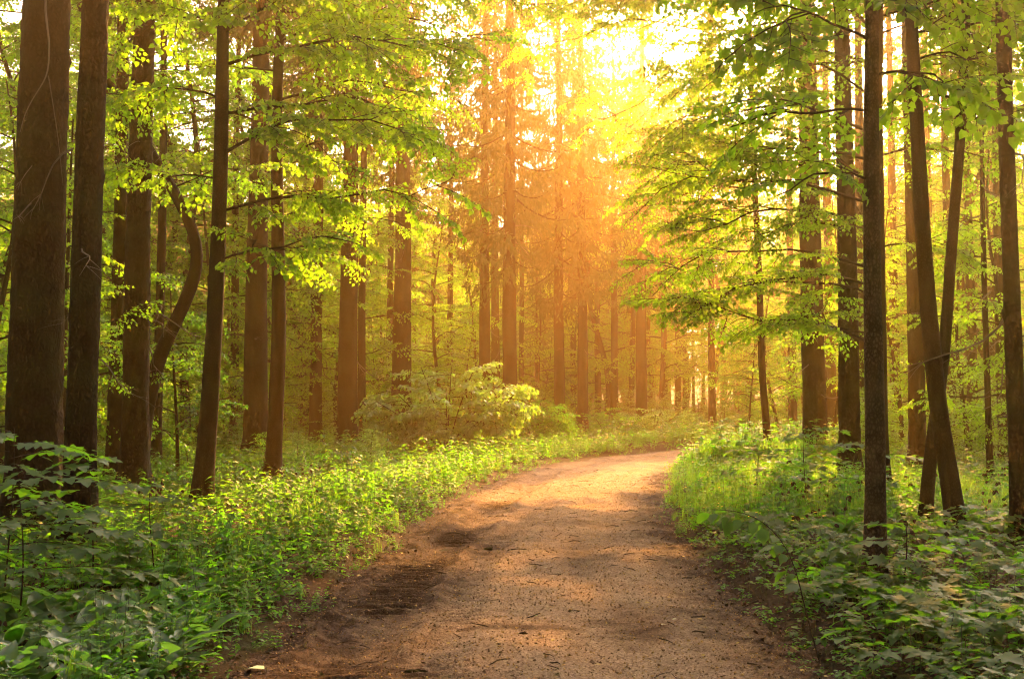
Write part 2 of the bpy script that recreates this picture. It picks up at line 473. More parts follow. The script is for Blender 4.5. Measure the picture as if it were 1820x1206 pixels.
RZ += 0.028 * tread_mask * np.clip(chev * 1.6, -1, 1) + 0.020 * tread2 * np.clip(np.sin((S_ - 0.5 * U_) * 2 * np.pi / 0.13) * 1.6, -1, 1)
edge = np.clip((np.abs(U_ + 0.05) - 1.15) / 0.55 + 0.35 * n_mid, 0, 1)
RZ += 0.035 * n_lo + 0.018 * n_mid * (1 + 1.2 * edge) + 0.008 * n_hi * (1 + 2.0 * edge)
RZ += 0.05 * np.clip((np.abs(U_) - 1.75) / 0.4, 0, 1) * n_mid
def patch(u0, s0, a, b, pw=1.0):
    return pw * np.clip(1.25 - np.sqrt(((U_ - u0) / a) ** 2 + ((S_ - s0) / b) ** 2) + 0.9 * n_mid, 0, 1)
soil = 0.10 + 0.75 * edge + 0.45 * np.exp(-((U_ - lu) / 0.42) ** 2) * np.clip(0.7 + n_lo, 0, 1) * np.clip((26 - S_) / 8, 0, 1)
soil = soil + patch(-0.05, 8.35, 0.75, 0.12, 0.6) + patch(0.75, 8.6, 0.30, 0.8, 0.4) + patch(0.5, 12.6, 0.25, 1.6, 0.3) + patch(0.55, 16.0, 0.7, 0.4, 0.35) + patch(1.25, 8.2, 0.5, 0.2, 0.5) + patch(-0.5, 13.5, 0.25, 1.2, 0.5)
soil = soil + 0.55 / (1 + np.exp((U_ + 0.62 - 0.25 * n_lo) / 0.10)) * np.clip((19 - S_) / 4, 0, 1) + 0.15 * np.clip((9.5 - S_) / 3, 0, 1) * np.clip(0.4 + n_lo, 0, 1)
soil = soil + 0.35 * np.clip(n_lo, 0, 1) - 0.35 * patch(0.85, 15.3, 1.0, 0.35)  # uneven soil, and one paler strip across the right side
road = new_obj('road', grid_mesh('road', RX, RY, RZ, M_ROAD, np.clip(soil, 0, 1)))
road['kind'] = 'structure'; road['label'] = 'brown dirt forest road with tyre ruts bending right'

def road_z(x, y):
    """height of the road's surface near (x, y)"""
    i = int(np.abs(sy - y).argmin()); j = int(np.abs(uu - (x - cxs[i])).argmin())
    return float(RZ[i, j])

# ------------------------------------------------------------------ foliage generators
def spray_template(seed, leaf=0.088, twigs=9, spacing=0.62):
    """one flat leafy branchlet, 1 m long along +Y, up = +Z"""
    r = np.random.RandomState(seed)
    P, D, N, S, wood = [], [], [], [], []
    t = np.linspace(0, 1, 6)
    ax = np.stack([0.06 * np.sin(t * 3 + r.rand() * 6), t, 0.10 * t - 0.26 * t * t], 1)
    wood.append((ax, np.linspace(0.009, 0.003, 6)))
    def leaves_on(path, n, first=0.15):
        for k in range(n):
            q = first + (1 - first) * (k + r.rand() * 0.4) / n
            q = min(q, 0.99)
            i = q * (len(path) - 1); a = int(i)
            p = path[a] * (1 - (i - a)) + path[a + 1] * (i - a)
            d = unit(path[a + 1] - path[a])
            side = unit(np.cross(d, [0, 0, 1])) * (1 if k % 2 else -1)
            ld = unit(d * 0.55 + side * (0.8 if k < n - 1 else 0.1) + np.array([0, 0, -0.25 - 0.45 * r.rand()]) + r.randn(3) * 0.12)
            P.append(p + ld * leaf * 0.25); D.append(ld)
            N.append(unit(np.array([0, 0, 1.0]) + r.randn(3) * 0.5)); S.append(leaf * (0.5 + 0.8 * r.rand()))
    for k in range(twigs):
        q = 0.14 + 0.82 * (k + 0.3 * r.rand()) / twigs
        i = q * 5; a = int(i)
        p = ax[a] * (1 - (i - a)) + ax[min(a + 1, 5)] * (i - a)
        s = 1 if k % 2 else -1
        an = math.radians(38 + 25 * r.rand()) * s
        L_ = (0.50 - 0.32 * q) * (0.75 + 0.5 * r.rand())
        d = np.array([math.sin(an), math.cos(an), -0.05 + 0.15 * r.randn()])
        tt = np.linspace(0, 1, 3)[:, None]
        path = p + d * L_ * tt + np.array([0, 0, -0.22 * L_]) * tt ** 2
        wood.append((path[[0, 2]], np.array([0.004, 0.002])))
        leaves_on(path, max(2, int(L_ / (leaf * spacing))))
    leaves_on(ax, int(0.8 / (leaf * spacing)), 0.2)
    wv, wt, n = [], [], 0
    for path, rad in wood:
        v, tr = tube(path, rad, 3, cap=False)
        wv.append(v); wt.append(tr + n); n += len(v)
    return dict(P=np.array(P), D=np.array(D), N=np.array(N), S=np.array(S), WV=np.concatenate(wv), WT=np.concatenate(wt))

SPRAYS = [spray_template(100 + k) for k in range(10)]
SPRAYS_BIG = [spray_template(200 + k, leaf=0.125, twigs=7) for k in range(8)]
SPRAYS_FAR = [spray_template(300 + k, leaf=0.15, twigs=6, spacing=0.7) for k in range(6)]

def add_spray(acc, tp, p, d, up, L_, tmpl, leaf_scale=1.0, wood=True):
    d = unit(np.asarray(d, float)); x = unit(np.cross(d, up)); z = np.cross(x, d)
    R = np.stack([x, d, z], 0)                       # rows: images of local x, y, z
    P = np.asarray(p) + (tp['P'] * L_) @ R
    V, T = leaf_verts(tmpl, P, tp['D'] @ R, tp['N'] @ R, tp['S'] * L_ * leaf_scale)
    acc.add(V, T, 0)
    if wood:
        acc.add(np.asarray(p) + (tp['WV'] * L_) @ R, tp['WT'], 1)

def limb_path(start, az, length, rise, droop, n=8, seed=0):
    r = np.random.RandomState(seed)
    t = np.linspace(0, 1, n)
    h = np.array([math.cos(az), math.sin(az), 0.0])
    s = np.array([-h[1], h[0], 0.0])
    w = length * t * (0.07 * np.sin(t * 4 + r.rand() * 6) + 0.035 * np.sin(t * 11 + r.rand() * 6))
    wz = length * t * (0.05 * np.sin(t * 5 + r.rand() * 6) + 0.03 * np.sin(t * 12 + r.rand() * 6))
    return np.asarray(start)[None] + h[None] * length * t[:, None] + s[None] * w[:, None] + np.array([0, 0, 1.0])[None] * (length * (rise * t - droop * t * t) + wz)[:, None]

def dress_limb(acc, path, length, az, r, sprays, tmpl, n, leaf_scale=1.0, lsp=(0.75, 1.2), t0=0.2, wood=True):
    for k in range(n):
        q = t0 + (1 - t0) * (k + r.rand() * 0.5) / n
        q = min(q, 0.999)
        i = q * (len(path) - 1); a = int(i)
        p = path[a] * (1 - (i - a)) + path[a + 1] * (i - a)
        tan = unit(path[a + 1] - path[a])
        s = 1 if k % 2 else -1
        an = az + s * math.radians(r.uniform(25, 75)) * (1 if q < 0.9 else 0.25)
        d = np.array([math.cos(an), math.sin(an), r.uniform(-0.55, 0.45)]) + 0.5 * np.array([0, 0, tan[2]])
        up = np.array([r.randn() * 0.32, r.randn() * 0.32, 1.0])
        add_spray(acc, sprays[r.randint(len(sprays))], p, d, up, r.uniform(*lsp) * (1.05 - 0.35 * q), tmpl, leaf_scale, wood)

def trunk_mesh(name, path, radii, sides, wob, seed, flare, mat, relief=0.0):
    acc = Acc()
    V, T = tube(path, radii, sides, wob, seed, flare, True, relief)
    acc.add(V, T)
    return acc.mesh(name, [mat], True)

def smooth_path(pts, n):
    P = np.asarray(pts, float)
    s = np.concatenate([[0], np.cumsum(np.linalg.norm(np.diff(P, axis=0), axis=1))])
    q = np.linspace(0, s[-1], n)
    out = np.stack([np.interp(q, s, P[:, k]) for k in range(3)], 1)
    for _ in range(3):
        o2 = out.copy(); o2[1:-1] = 0.25 * out[:-2] + 0.5 * out[1:-1] + 0.25 * out[2:]
        out = o2
    return out

def limb_obj(tree, path, r0, mat=None):
    acc = Acc()
    V, T = tube(path, np.linspace(r0, max(0.006, r0 * 0.22), len(path)), 7, 0.08, 1)
    acc.add(V, T)
    return new_obj('limb', acc.mesh('limb', [mat or M_BARK2], True), tree)

def deciduous(name, label, path, r0, r1, limbs, seed, leaf_mat=None, sprays=None, tmpl=None, nspray=3.6, leaf_scale=1.0, group=None, cat='tree', lsp=(0.75, 1.2), sides=14, flare=0.5, bark=None):
    """PATH in world coordinates from the base up; LIMBS: (height along path 0..1, azimuth deg, length, rise, droop)"""
    r = np.random.RandomState(seed)
    base = np.asarray(path[0], float)
    loc = smooth_path(np.asarray(path, float) - base, 48)
    loc[:, 2] -= 0.05
    tree = empty(name, Vector(base), label, cat, group)
    t = np.linspace(0, 1, len(loc))
    rad = r0 + (r1 - r0) * t ** 0.9
    new_obj('trunk', trunk_mesh('trunk', loc, rad, sides, 0.10, seed, flare, bark or M_BARK2), tree)
    acc = Acc()
    for (q, az, ln, rise, droop) in limbs:
        i = q * (len(loc) - 1); a = min(int(i), len(loc) - 2)
        p = loc[a] * (1 - (i - a)) + loc[a + 1] * (i - a)
        lp = limb_path(p, math.radians(az), ln, rise, droop, 9, r.randint(9999))
        limb_obj(tree, lp, min(0.007 + 0.0052 * ln, rad[a] * 0.5))
        dress_limb(acc, lp, ln, math.radians(az), r, sprays or SPRAYS, tmpl or LINDEN, max(3, int(ln * nspray)), leaf_scale, lsp, 0.10)
        for k in range(int(ln * 1.1)):
            j = r.randint(2, 8)
            a2 = math.radians(az) + r.choice([-1, 1]) * r.uniform(0.5, 1.1)
            l2 = ln * r.uniform(0.25, 0.5) * (1.2 - j / 12)
            sp_ = limb_path(lp[j], a2, l2, r.uniform(0.0, 0.6), r.uniform(0.1, 0.6), 6, r.randint(9999))
            V, T = tube(sp_, np.linspace(0.006 + 0.004 * l2, 0.003, 6), 5); acc.add(V, T, 1)
            dress_limb(acc, sp_, l2, a2, r, sprays or SPRAYS, tmpl or LINDEN, max(2, int(l2 * nspray)), leaf_scale, lsp, 0.15)
    new_obj('crown', acc.mesh('crown', [leaf_mat or M_LINDEN, M_TWIG]), tree)
    return tree

# generic young tree: shared meshes
def young_tree_meshes(seed, H=6.0, sprays=None, tmpl=None, mat=None, spread=1.7, low=0.16, nl=20, nspray=3.0, lsp=(0.7, 1.1)):
    r = np.random.RandomState(seed)
    z = np.linspace(0, H, 14)
    path = np.stack([0.03 * H * np.sin(z * 0.8 + seed), 0.03 * H * np.cos(z * 0.7 + seed * 2), z], 1)
    path -= path[0]
    path[0, 2] -= 0.05
    rad = np.linspace(0.018 + 0.007 * H, 0.01, 14)
    tacc, cacc = Acc(), Acc()
    V, T = tube(path, rad, 8, 0.06, seed)
    tacc.add(V, T)
    for k in range(nl):
        q = low + (0.97 - low) * (k + 0.5 * r.rand()) / nl
        i = q * 13; a = int(i)
        p = path[a] * (1 - (i - a)) + path[a + 1] * (i - a)
        az = k * 2.39996 + r.randn() * 0.4
        ln = spread * (1.15 - 0.75 * abs(q - 0.35) ** 1.0 * 1.4) * r.uniform(0.75, 1.2)
        ln = max(0.5, ln)
        lp = limb_path(p, az, ln, r.uniform(0.15, 0.5), r.uniform(0.15, 0.4), 6, r.randint(9999))
        V, T = tube(lp, np.linspace(0.008 + 0.006 * ln, 0.004, 6), 5)
        tacc.add(V, T)
        dress_limb(cacc, lp, ln, az, r, sprays or SPRAYS, tmpl or LINDEN, max(3, int(ln * nspray)), 1.0, lsp)
    return tacc.mesh('trunk', [M_BARK2], True), cacc.mesh('crown', [mat or M_LINDEN, M_TWIG])

# spruce foliage
def spruce_branch(acc, p0, az, length, drop, r, step=0.085):
    n = 7
    t = np.linspace(0, 1, n)
    h = np.array([math.cos(az), math.sin(az), 0]); s = np.array([-h[1], h[0], 0])
    ax = p0[None] + h[None] * (length * t)[:, None] + np.array([0, 0, 1.0])[None] * (length * (-drop * t + drop * 0.75 * t ** 2.2))[:, None]
    V, T = tube(ax, np.linspace(0.012 + 0.008 * length, 0.004, n), 4)
    acc.add(V, T, 1)
    m = int(length / step)
    q = 0.12 + 0.88 * (np.arange(m) + r.rand(m) * 0.7) / m
    i = np.minimum(q * (n - 1), n - 1.001); a = i.astype(int); f = (i - a)[:, None]
    p = ax[a] * (1 - f) + ax[a + 1] * f
    side = np.where(np.arange(m) % 2, 1.0, -1.0)[:, None]
    # hanging twigs: each a small comb of slim needle sprays
    hang = (0.30 + 0.75 * r.rand(m)) * (1.1 - 0.75 * q) * min(1.0, 0.45 + 0.25 * length)
    td = unit(s[None] * side * (0.25 + 0.6 * r.rand(m))[:, None] + h[None] * 0.35 + np.array([0, 0, -1.0])[None] * (0.55 + 0.8 * r.rand(m))[:, None])
    P, D, N, S = [], [], [], []
    for k in range(6):
        g = (k + 0.3) / 6
        pp = p + td * (hang * g)[:, None] + np.array([0, 0, -0.1])[None] * (hang * g * g)[:, None]
        dd = unit(td + r.randn(m, 3) * 0.42)
        P.append(pp); D.append(dd); N.append(unit(r.randn(m, 3))); S.append(0.13 + 0.12 * r.rand(m))
    P2 = p; D2 = unit(h[None] * 0.8 + s[None] * side * 0.9 + r.randn(m, 3) * 0.2 + np.array([0, 0, -0.15]))
    P.append(P2); D.append(D2); N.append(np.broadcast_to([0, 0, 1.0], (m, 3)) + r.randn(m, 3) * 0.2); S.append(0.16 + 0.12 * r.rand(m))
    V, T = leaf_verts(NEEDLE, np.concatenate(P), np.concatenate(D), np.concatenate(N), np.concatenate(S))
    acc.add(V, T, 0)

NEEDLE = (np.array([(0, 0, 0), (0.19, 0.35, 0.02), (0, 1, 0), (-0.19, 0.35, 0.02)], float), np.array([(0, 1, 2), (0, 2, 3)]))

def spruce_crown(seed, length=14.0, whorl=0.80, per=5, reach=2.9, step=0.085):
    r = np.random.RandomState(seed)
    acc = Acc()
    z = 0.0
    V, T = tube(np.array([[0, 0, length * 0.80], [0, 0, length * 1.02]]), [0.05, 0.01], 5)
    acc.add(V, T, 1)
    while z < length:
        t = z / length
        L0 = reach * (1 - t) ** 0.8 * (0.55 + 0.45 * min(1, t / 0.12)) + 0.2
        n = per if t < 0.8 else 4
        a0 = r.rand() * 6.28
        for k in range(n):
            if r.rand() < 0.14 * (1 - t):
                continue
            spruce_branch(acc, np.array([0, 0, z + r.randn() * 0.10]), a0 + k * 6.28 / n + r.randn() * 0.25, L0 * r.uniform(0.65, 1.15), 0.55 * (1 - t) + 0.08 + r.rand() * 0.15, r, step)
        z += whorl * r.uniform(0.8, 1.2) * (1 - 0.4 * t)
    return acc.mesh('crown', [M_NEEDLE, M_BARK])

def dead_twig_mesh(seed):
    r = np.random.RandomState(seed)
    acc = Acc()
    L_ = 1.0
    t = np.linspace(0, 1, 7)
    path = np.stack([t * L_, 0.08 * np.sin(t * 5 + seed), -0.28 * t + 0.12 * np.sin(t * 4 + seed)], 1)
    V, T = tube(path, np.linspace(0.014, 0.003, 7), 5)
    acc.add(V, T)
    for k in range(5):
        i = r.randint(2, 6); p = path[i]
        an = r.choice([-1, 1]) * r.uniform(0.4, 1.1)
        d = np.array([math.cos(an), math.sin(an), r.uniform(-0.5, 0.25)]) * r.uniform(0.15, 0.4)
        sub = p + np.linspace(0, 1, 4)[:, None] * d + np.array([0, 0, -0.06]) * np.linspace(0, 1, 4)[:, None] ** 2
        V, T = tube(sub, np.linspace(0.005, 0.0018, 4), 3)
        acc.add(V, T)
    return acc.mesh('dead_branch', [M_DEAD], True)

SPRUCE_CROWNS = [spruce_crown(11 + k) for k in range(4)]
DEAD = [dead_twig_mesh(50 + k) for k in range(6)]
rnd = random.Random(5)

def spruce(label, px, Y, width_px, lean=0.0, H=24.0, crown_z=10.5, dead=5, crown_sc=None, sides=None, group='tall spruces', dead_len=(0.4, 1.3), seed=None, dead_z=None):
    """px: trunk centre in the photograph at about eye height; width_px: its width there"""
    base = foot(px, Y)
    r0 = width_px / 2 * Y / F_PX
    seed = seed if seed is not None else int(px)
    tree = empty('spruce_tree', base, label, 'tree', group)
    near = Y < 25
    z = np.concatenate([np.linspace(-0.08, 9.6, 170), np.linspace(10.2, H, 20)]) if near else np.concatenate([np.linspace(-0.08, 1.2, 14), np.linspace(1.35, H, 34)])
    path = np.stack([lean * z + 0.02 * np.sin(z * 0.5 + seed), 0.02 * np.cos(z * 0.4 + seed), z], 1)
    rad = r0 * np.clip(1.03 - z / H, 0.03, 2) ** 0.75
    new_obj('trunk', trunk_mesh('trunk', path, rad, sides or (56 if near else 16), 0.09, seed % 17, 0.85, M_BARK, min(0.022, r0 * 0.09) if near else 0.0), tree)
    c = new_obj('crown', rnd.choice(SPRUCE_CROWNS), tree, (lean * crown_z, 0, crown_z))
    k = (H - crown_z) / 14.0
    w = crown_sc or 1.0
    c.scale = (w, w, k)
    c.rotation_euler = (0, 0, rnd.uniform(0, 6.28))
    rr = random.Random(seed)
    for q in range(dead):
        zz = rr.uniform(*(dead_z or (1.6, min(crown_z + 1.5, 1.6 + 0.34 * Y))))
        d = new_obj('dead_branch', DEAD[rr.randrange(len(DEAD))], tree)
        a = rr.uniform(0, 6.28)
        R = r0 * max(0.1, 1.03 - zz / H) ** 0.75 * 0.9
        d.location = (lean * zz + R * math.cos(a), R * math.sin(a), zz)
        d.rotation_euler = (0, rr.uniform(-0.1, 0.5), a)
        s = rr.uniform(*dead_len)
        d.scale = (s, s, s)
    return tree

# ------------------------------------------------------------------ the trees
EXTRA = []
t1 = spruce('massive dark mossy spruce trunk at the left edge with a hanging pale twig', 58, 13.0, 93, lean=0.012, H=27, crown_z=10, dead=5, dead_len=(0.3, 0.7))
spruce('straight dark spruce trunk just right of the massive one, rising from maple leaves', 148, 11.6, 54, lean=0.006, H=24, crown_z=9.5, dead=6, dead_len=(0.3, 0.8))
spruce('slim shadowed spruce trunk half hidden behind the third thick trunk', 206, 22, 27, H=22, dead=8)
spruce('third thick dark spruce trunk, in front of the crooked bent tree', 241, 19.5, 47, lean=0.004, H=25, crown_z=11, dead=7)
spruce('thin upright dark trunk between the third thick trunk and the bent tree', 281, 27, 18, H=20, crown_z=11, dead=8)
spruce('stout spruce trunk with green leaves hanging before it, left of the slender dark stem', 455, 30, 43, H=26, crown_z=12, dead=8)
spruce('thin trunk, left one of the close pair behind lime leaves', 541, 46, 17, H=23, crown_z=12)
spruce('straight trunk, right one of the close pair behind lime leaves', 562, 40, 23, H=24, crown_z=12)
spruce('broad spruce trunk of the twin pair with grass at its foot', 619, 35, 36, H=26, crown_z=12, dead=9)
spruce('narrower twin touching the broad trunk on its right side', 643, 36.5, 15, H=24, crown_z=12)
spruce('narrow trunk touching the left side of the thick trunk behind the pale bush', 693, 50, 14, H=24, crown_z=11)
spruce('thick spruce trunk rising behind the left end of the pale leafy bush', 714, 42, 36, H=27, crown_z=11.5, dead=9)
spruce('thread-thin trunk right of the thick trunk behind the pale bush', 735, 62, 9, H=22, crown_z=11)
spruce('leftmost trunk of the spruce cluster above the pale bush', 861, 47, 22, H=26, crown_z=8.0, dead=10)
spruce('middle trunk of the spruce cluster above the pale bush', 880, 54, 17, H=26, crown_z=9.5, dead=8)
spruce('thickest trunk of the spruce cluster at the right end of the pale bush', 906, 42, 28, H=27, crown_z=7.0, dead=10)
spruce('slim pale trunk just right of the spruce cluster above the bush', 927, 60, 10, H=24, crown_z=9.5)
spruce('roadside spruce with drooping boughs, left of the two by the road bend', 994, 49, 20, H=26, crown_z=6.4, dead=9)
spruce('thin spruce standing between the two roadside spruces by the bend', 1020, 67, 12, H=25, crown_z=9)
spruce('roadside spruce with drooping boughs, right of the two by the road bend', 1036, 49, 20, H=26, crown_z=6.8, dead=9, lean=-0.004)
spruce('thin far spruce just right of the two roadside spruces', 1062, 70, 12, H=25, crown_z=8.5)
spruce('pale sunlit spruce trunk standing beyond the end of the road', 1139, 60, 21, H=27, crown_z=7.4, dead=8, lean=0.01)
spruce('slim dark trunk leaning against the pale trunk beyond the road end', 1121, 72, 11, H=24, crown_z=9, lean=0.03)
spruce('thin trunk close behind the right side of the pale trunk beyond the road', 1153, 82, 9, H=24, crown_z=9)
spruce('far slender trunk left of the far pair beyond the bend', 1181, 78, 11, H=25, crown_z=10)
spruce('thicker one of the far pair of trunks beyond the bend', 1205, 82, 12, H=25, crown_z=10)
spruce('thinner one of the far pair of trunks beyond the bend', 1218, 88, 9, H=24, crown_z=10)
spruce('pale stout trunk standing in bright grass right of the road bend', 1266, 55, 14, H=21, crown_z=9)
spruce('far thin trunk against the bright gap beyond the grass', 1232, 95, 6, H=18, crown_z=9, dead=0)
spruce('farther thin dark trunk right of the bright gap beyond the grass', 1250, 98, 7, H=18, crown_z=9, dead=0)
spruce('thick spruce trunk right of the road, first of the right-hand row', 1447, 28, 43, H=26, crown_z=14, crown_sc=0.75, dead=7, lean=-0.004)
spruce('second thick spruce trunk of the right-hand row, behind pale leaf sprays', 1508, 22.5, 37, H=25, crown_z=14, crown_sc=0.75, dead=6)
spruce('upright spruce trunk between the thin front trunk and the crossing pair', 1628, 24, 29, H=25, crown_z=14, crown_sc=0.7, dead=9)
spruce('slim upright trunk behind the upper part of the crossing pair', 1690, 34, 18, H=22, crown_z=14, crown_sc=0.7, dead=9)
spruce('thin dark pole trunk right of the crossing pair', 1756, 21, 11, H=16, crown_z=9, dead=8)
spruce('narrow trunk between the thin pole and the right edge', 1781, 27, 18, H=22, crown_z=13, crown_sc=0.7, dead=8)
spruce('dark trunk cut by the right edge of the view', 1806, 12.2, 30, H=20, crown_z=9, dead=4, lean=-0.004)

for lab, px_, Y_, w_ in (('slim upright trunk between the first and second right-hand trunks, far back', 1476, 41, 21), ('upright trunk glimpsed just left of the thin front trunk', 1535, 34, 22),
                        ('upright far trunk glimpsed just right of the thin front trunk', 1592, 39, 19), ('slim far trunk seen through the fork of the crossing pair', 1657, 46, 17),
                        ('upright trunk midway between the crossing pair and the thin pole', 1728, 36, 19), ('slim far trunk right beside the thin pole trunk', 1768, 44, 15),
                        ('slim sunlit trunk left of the first thick right-hand trunk', 1408, 50, 16), ('slim far trunk left of the pale sunlit trunk, behind roadside spruces', 1092, 64, 14),
                        ('thin trunk between the thick bush trunk and the spruce cluster', 800, 58, 13), ('slim trunk in the gap right of the slender leaning tree', 415, 37, 16)):
    spruce(lab, px_, Y_, w_, H=23, crown_z=14, crown_sc=0.7, dead=6)

# pale twig hanging from the massive trunk
acc = Acc()
b1 = np.array(t1.location)
pts = [np.array(at(82, -40, 12.7)), np.array(at(80, 20, 12.6)), np.array(at(88, 75, 12.5)), np.array(at(86, 135, 12.45)), np.array(at(60, 172, 12.4)), np.array(at(42, 205, 12.4)), np.array(at(36, 235, 12.4))]
V, T = tube(smooth_path(np.array(pts) - b1, 24), np.linspace(0.016, 0.004, 24), 6, 0.15, 2)
acc.add(V, T)
pts = [np.array(at(86, 135, 12.45)), np.array(at(95, 190, 12.45)), np.array(at(104, 250, 12.5)), np.array(at(112, 330, 12.55))]
V, T = tube(smooth_path(np.array(pts) - b1, 14), np.linspace(0.007, 0.002, 14), 4)
acc.add(V, T)
hb = new_obj('dead_branch', acc.mesh('dead_branch', [M_DEAD], True), t1)
hb['label'] = 'long pale hanging dead twig'

def high_limbs(n, q0, q1, az0, az1, l0, l1, seed):
    r = random.Random(seed)
    return [(q0 + (q1 - q0) * (k + r.random() * 0.5) / n, r.uniform(az0, az1), r.uniform(l0, l1), r.uniform(0.15, 0.4), r.uniform(0.15, 0.4)) for k in range(n)]

def px_path(pts, Y, top_extra=0.0, first_ground=True):
    out = []
    for k, (x, y) in enumerate(pts):
        p = at(x, y, Y)
        if k == 0 and first_ground:
            p.z = gh(p.x, Y)
        out.append(np.array(p))
    if top_extra:
        d = unit(out[-1] - out[-2])
        d = unit(d + np.array([0, 0, 0.8]))
        out.append(out[-1] + d * top_extra)
    return out

# crooked tree behind the third trunk
bent = px_path([(248, 815), (256, 745), (283, 625), (333, 525), (356, 460), (346, 405), (302, 322), (268, 265), (215, 180), (170, 100)], 21.0, 3.0)
deciduous('bent_tree', 'crooked dark tree whose trunk bows like an elbow behind the third thick trunk', bent, 0.155, 0.05,
          [(0.50, 20, 1.6, 0.6, 0.3), (0.52, -60, 1.3, 0.5, 0.3), (0.62, 200, 1.8, 0.4, 0.3), (0.70, 10, 2.2, 0.5, 0.4), (0.76, 250, 1.8, 0.3, 0.4), (0.82, 340, 2.2, 0.3, 0.35),
           (0.86, 60, 2.2, 0.4, 0.3), (0.9, 180, 2.0, 0.4, 0.3), (0.95, 300, 1.8, 0.4, 0.3), (0.99, 20, 1.8, 0.4, 0.3)], 3, flare=0.3)

# slender dark linden left of the road, foliage spreading right
lin1 = px_path([(357, 906), (364, 820), (374, 700), (382, 560), (388, 420), (393, 250), (396, 60), (400, -140)], 17.0, 3.5)
deciduous('linden_tree', 'slender dark smooth-barked tree leaning slightly, its lime leaves spreading right', lin1, 0.150, 0.06,
          [(0.30, -15, 2.3, 0.35, 0.30), (0.36, 10, 3.3, 0.40, 0.38), (0.40, 165, 1.6, 0.3, 0.3), (0.43, -25, 3.6, 0.42, 0.42), (0.48, 25, 3.4, 0.35, 0.34), (0.50, 190, 2.0, 0.3, 0.3),
           (0.54, -5, 4.0, 0.34, 0.30), (0.58, -40, 2.8, 0.3, 0.35), (0.60, 150, 2.2, 0.3, 0.3), (0.64, 15, 3.4, 0.3, 0.28), (0.66, 210, 2.4, 0.25, 0.3), (0.70, -20, 3.4, 0.3, 0.3),
           (0.74, 60, 2.6, 0.35, 0.3), (0.76, 175, 2.6, 0.3, 0.3), (0.82, -10, 2.8, 0.4, 0.3), (0.88, 120, 2.2, 0.4, 0.3), (0.92, 250, 2.2, 0.4, 0.3), (0.97, 0, 2.0, 0.5, 0.3)], 21)

lin2 = px_path([(484, 862), (489, 760), (496, 600), (494, 400), (491, 200), (500, 0)], 22.0, 5.0)
deciduous('linden_tree', 'dark slim tree standing in the herbs right of the stout mossy-barked trunk', lin2, 0.165, 0.06,
          [(0.30, 0, 1.8, 0.4, 0.4), (0.36, 30, 2.8, 0.4, 0.4), (0.40, 170, 2.4, 0.4, 0.4), (0.44, -20, 3.4, 0.4, 0.4), (0.48, 200, 2.6, 0.35, 0.35), (0.52, 10, 3.8, 0.35, 0.3),
           (0.56, 160, 3.0, 0.3, 0.3), (0.60, -30, 3.4, 0.3, 0.3), (0.64, 40, 3.2, 0.3, 0.3), (0.68, 190, 3.0, 0.3, 0.3), (0.74, -10, 3.0, 0.35, 0.3), (0.8, 130, 2.8, 0.4, 0.3), (0.86, 260, 2.6, 0.4, 0.3), (0.95, 20, 2.4, 0.4, 0.3)] + high_limbs(10, 0.62, 0.98, -30, 60, 3.8, 6.0, 3), 22, tmpl=SIMPLE, nspray=3.2)

# right side: thin front trunk with long overhanging limbs
lin3 = px_path([(1554, 1052), (1556, 940), (1556, 800), (1552, 600), (1549, 400), (1548, 200), (1550, 0)], 9.7, 2.6)
deciduous('linden_tree', 'thin grey trunk nearest the road on the right, its leaves overhanging the top', lin3, 0.092, 0.045,
          [(0.46, 200, 0.9, 0.30, 0.42), (0.54, 160, 1.2, 0.30, 0.38), (0.58, 20, 1.0, 0.3, 0.3), (0.62, 215, 1.3, 0.26, 0.32), (0.66, -20, 1.3, 0.3, 0.3),
           (0.70, 172, 1.6, 0.20, 0.22), (0.76, 10, 1.5, 0.3, 0.3), (0.80, 182, 1.9, 0.2, 0.2), (0.84, 60, 1.7, 0.3, 0.3), (0.88, 205, 2.2, 0.25, 0.2), (0.94, 320, 1.7, 0.3, 0.3), (0.98, 160, 2.4, 0.35, 0.3), (0.72, 186, 3.2, 0.22, 0.22), (0.78, 168, 3.4, 0.18, 0.2), (0.83, 196, 3.0, 0.2, 0.2), (0.9, 20, 1.8, 0.2, 0.3), (0.8, -30, 1.6, 0.2, 0.3)],
          23, nspray=3.4, sides=20, flare=0.6, bark=M_BARK3)

lin4 = px_path([(1566, 872), (1563, 780), (1562, 600), (1560, 400), (1558, 200), (1562, 0)], 20.0, 4.0)
deciduous('linden_tree', 'leafy tree behind the thin front trunk, its branches sweeping left over the road', lin4, 0.155, 0.06,
          [(0.22, 175, 2.8, 0.25, 0.22), (0.27, 190, 3.6, 0.35, 0.36), (0.31, 165, 4.0, 0.40, 0.44), (0.34, 20, 2.0, 0.3, 0.3), (0.36, 200, 4.0, 0.42, 0.46), (0.40, 178, 4.4, 0.45, 0.50), (0.43, 215, 3.4, 0.4, 0.4),
           (0.46, 160, 4.2, 0.40, 0.46), (0.50, 185, 4.2, 0.4, 0.44), (0.52, 30, 2.4, 0.3, 0.3), (0.55, 205, 3.6, 0.4, 0.4), (0.60, 170, 3.8, 0.4, 0.4), (0.64, 340, 2.6, 0.3, 0.3), (0.68, 190, 3.4, 0.4, 0.35), (0.75, 120, 3.0, 0.4, 0.3), (0.82, 240, 2.8, 0.4, 0.3), (0.92, 10, 2.4, 0.4, 0.3)] + high_limbs(12, 0.60, 0.98, 130, 230, 3.6, 5.8, 4) + high_limbs(4, 0.20, 0.50, 150, 215, 2.6, 4.4, 14) + high_limbs(5, 0.45, 0.95, -40, 60, 2.2, 3.6, 16),
          24, nspray=3.0, tmpl=SIMPLE)

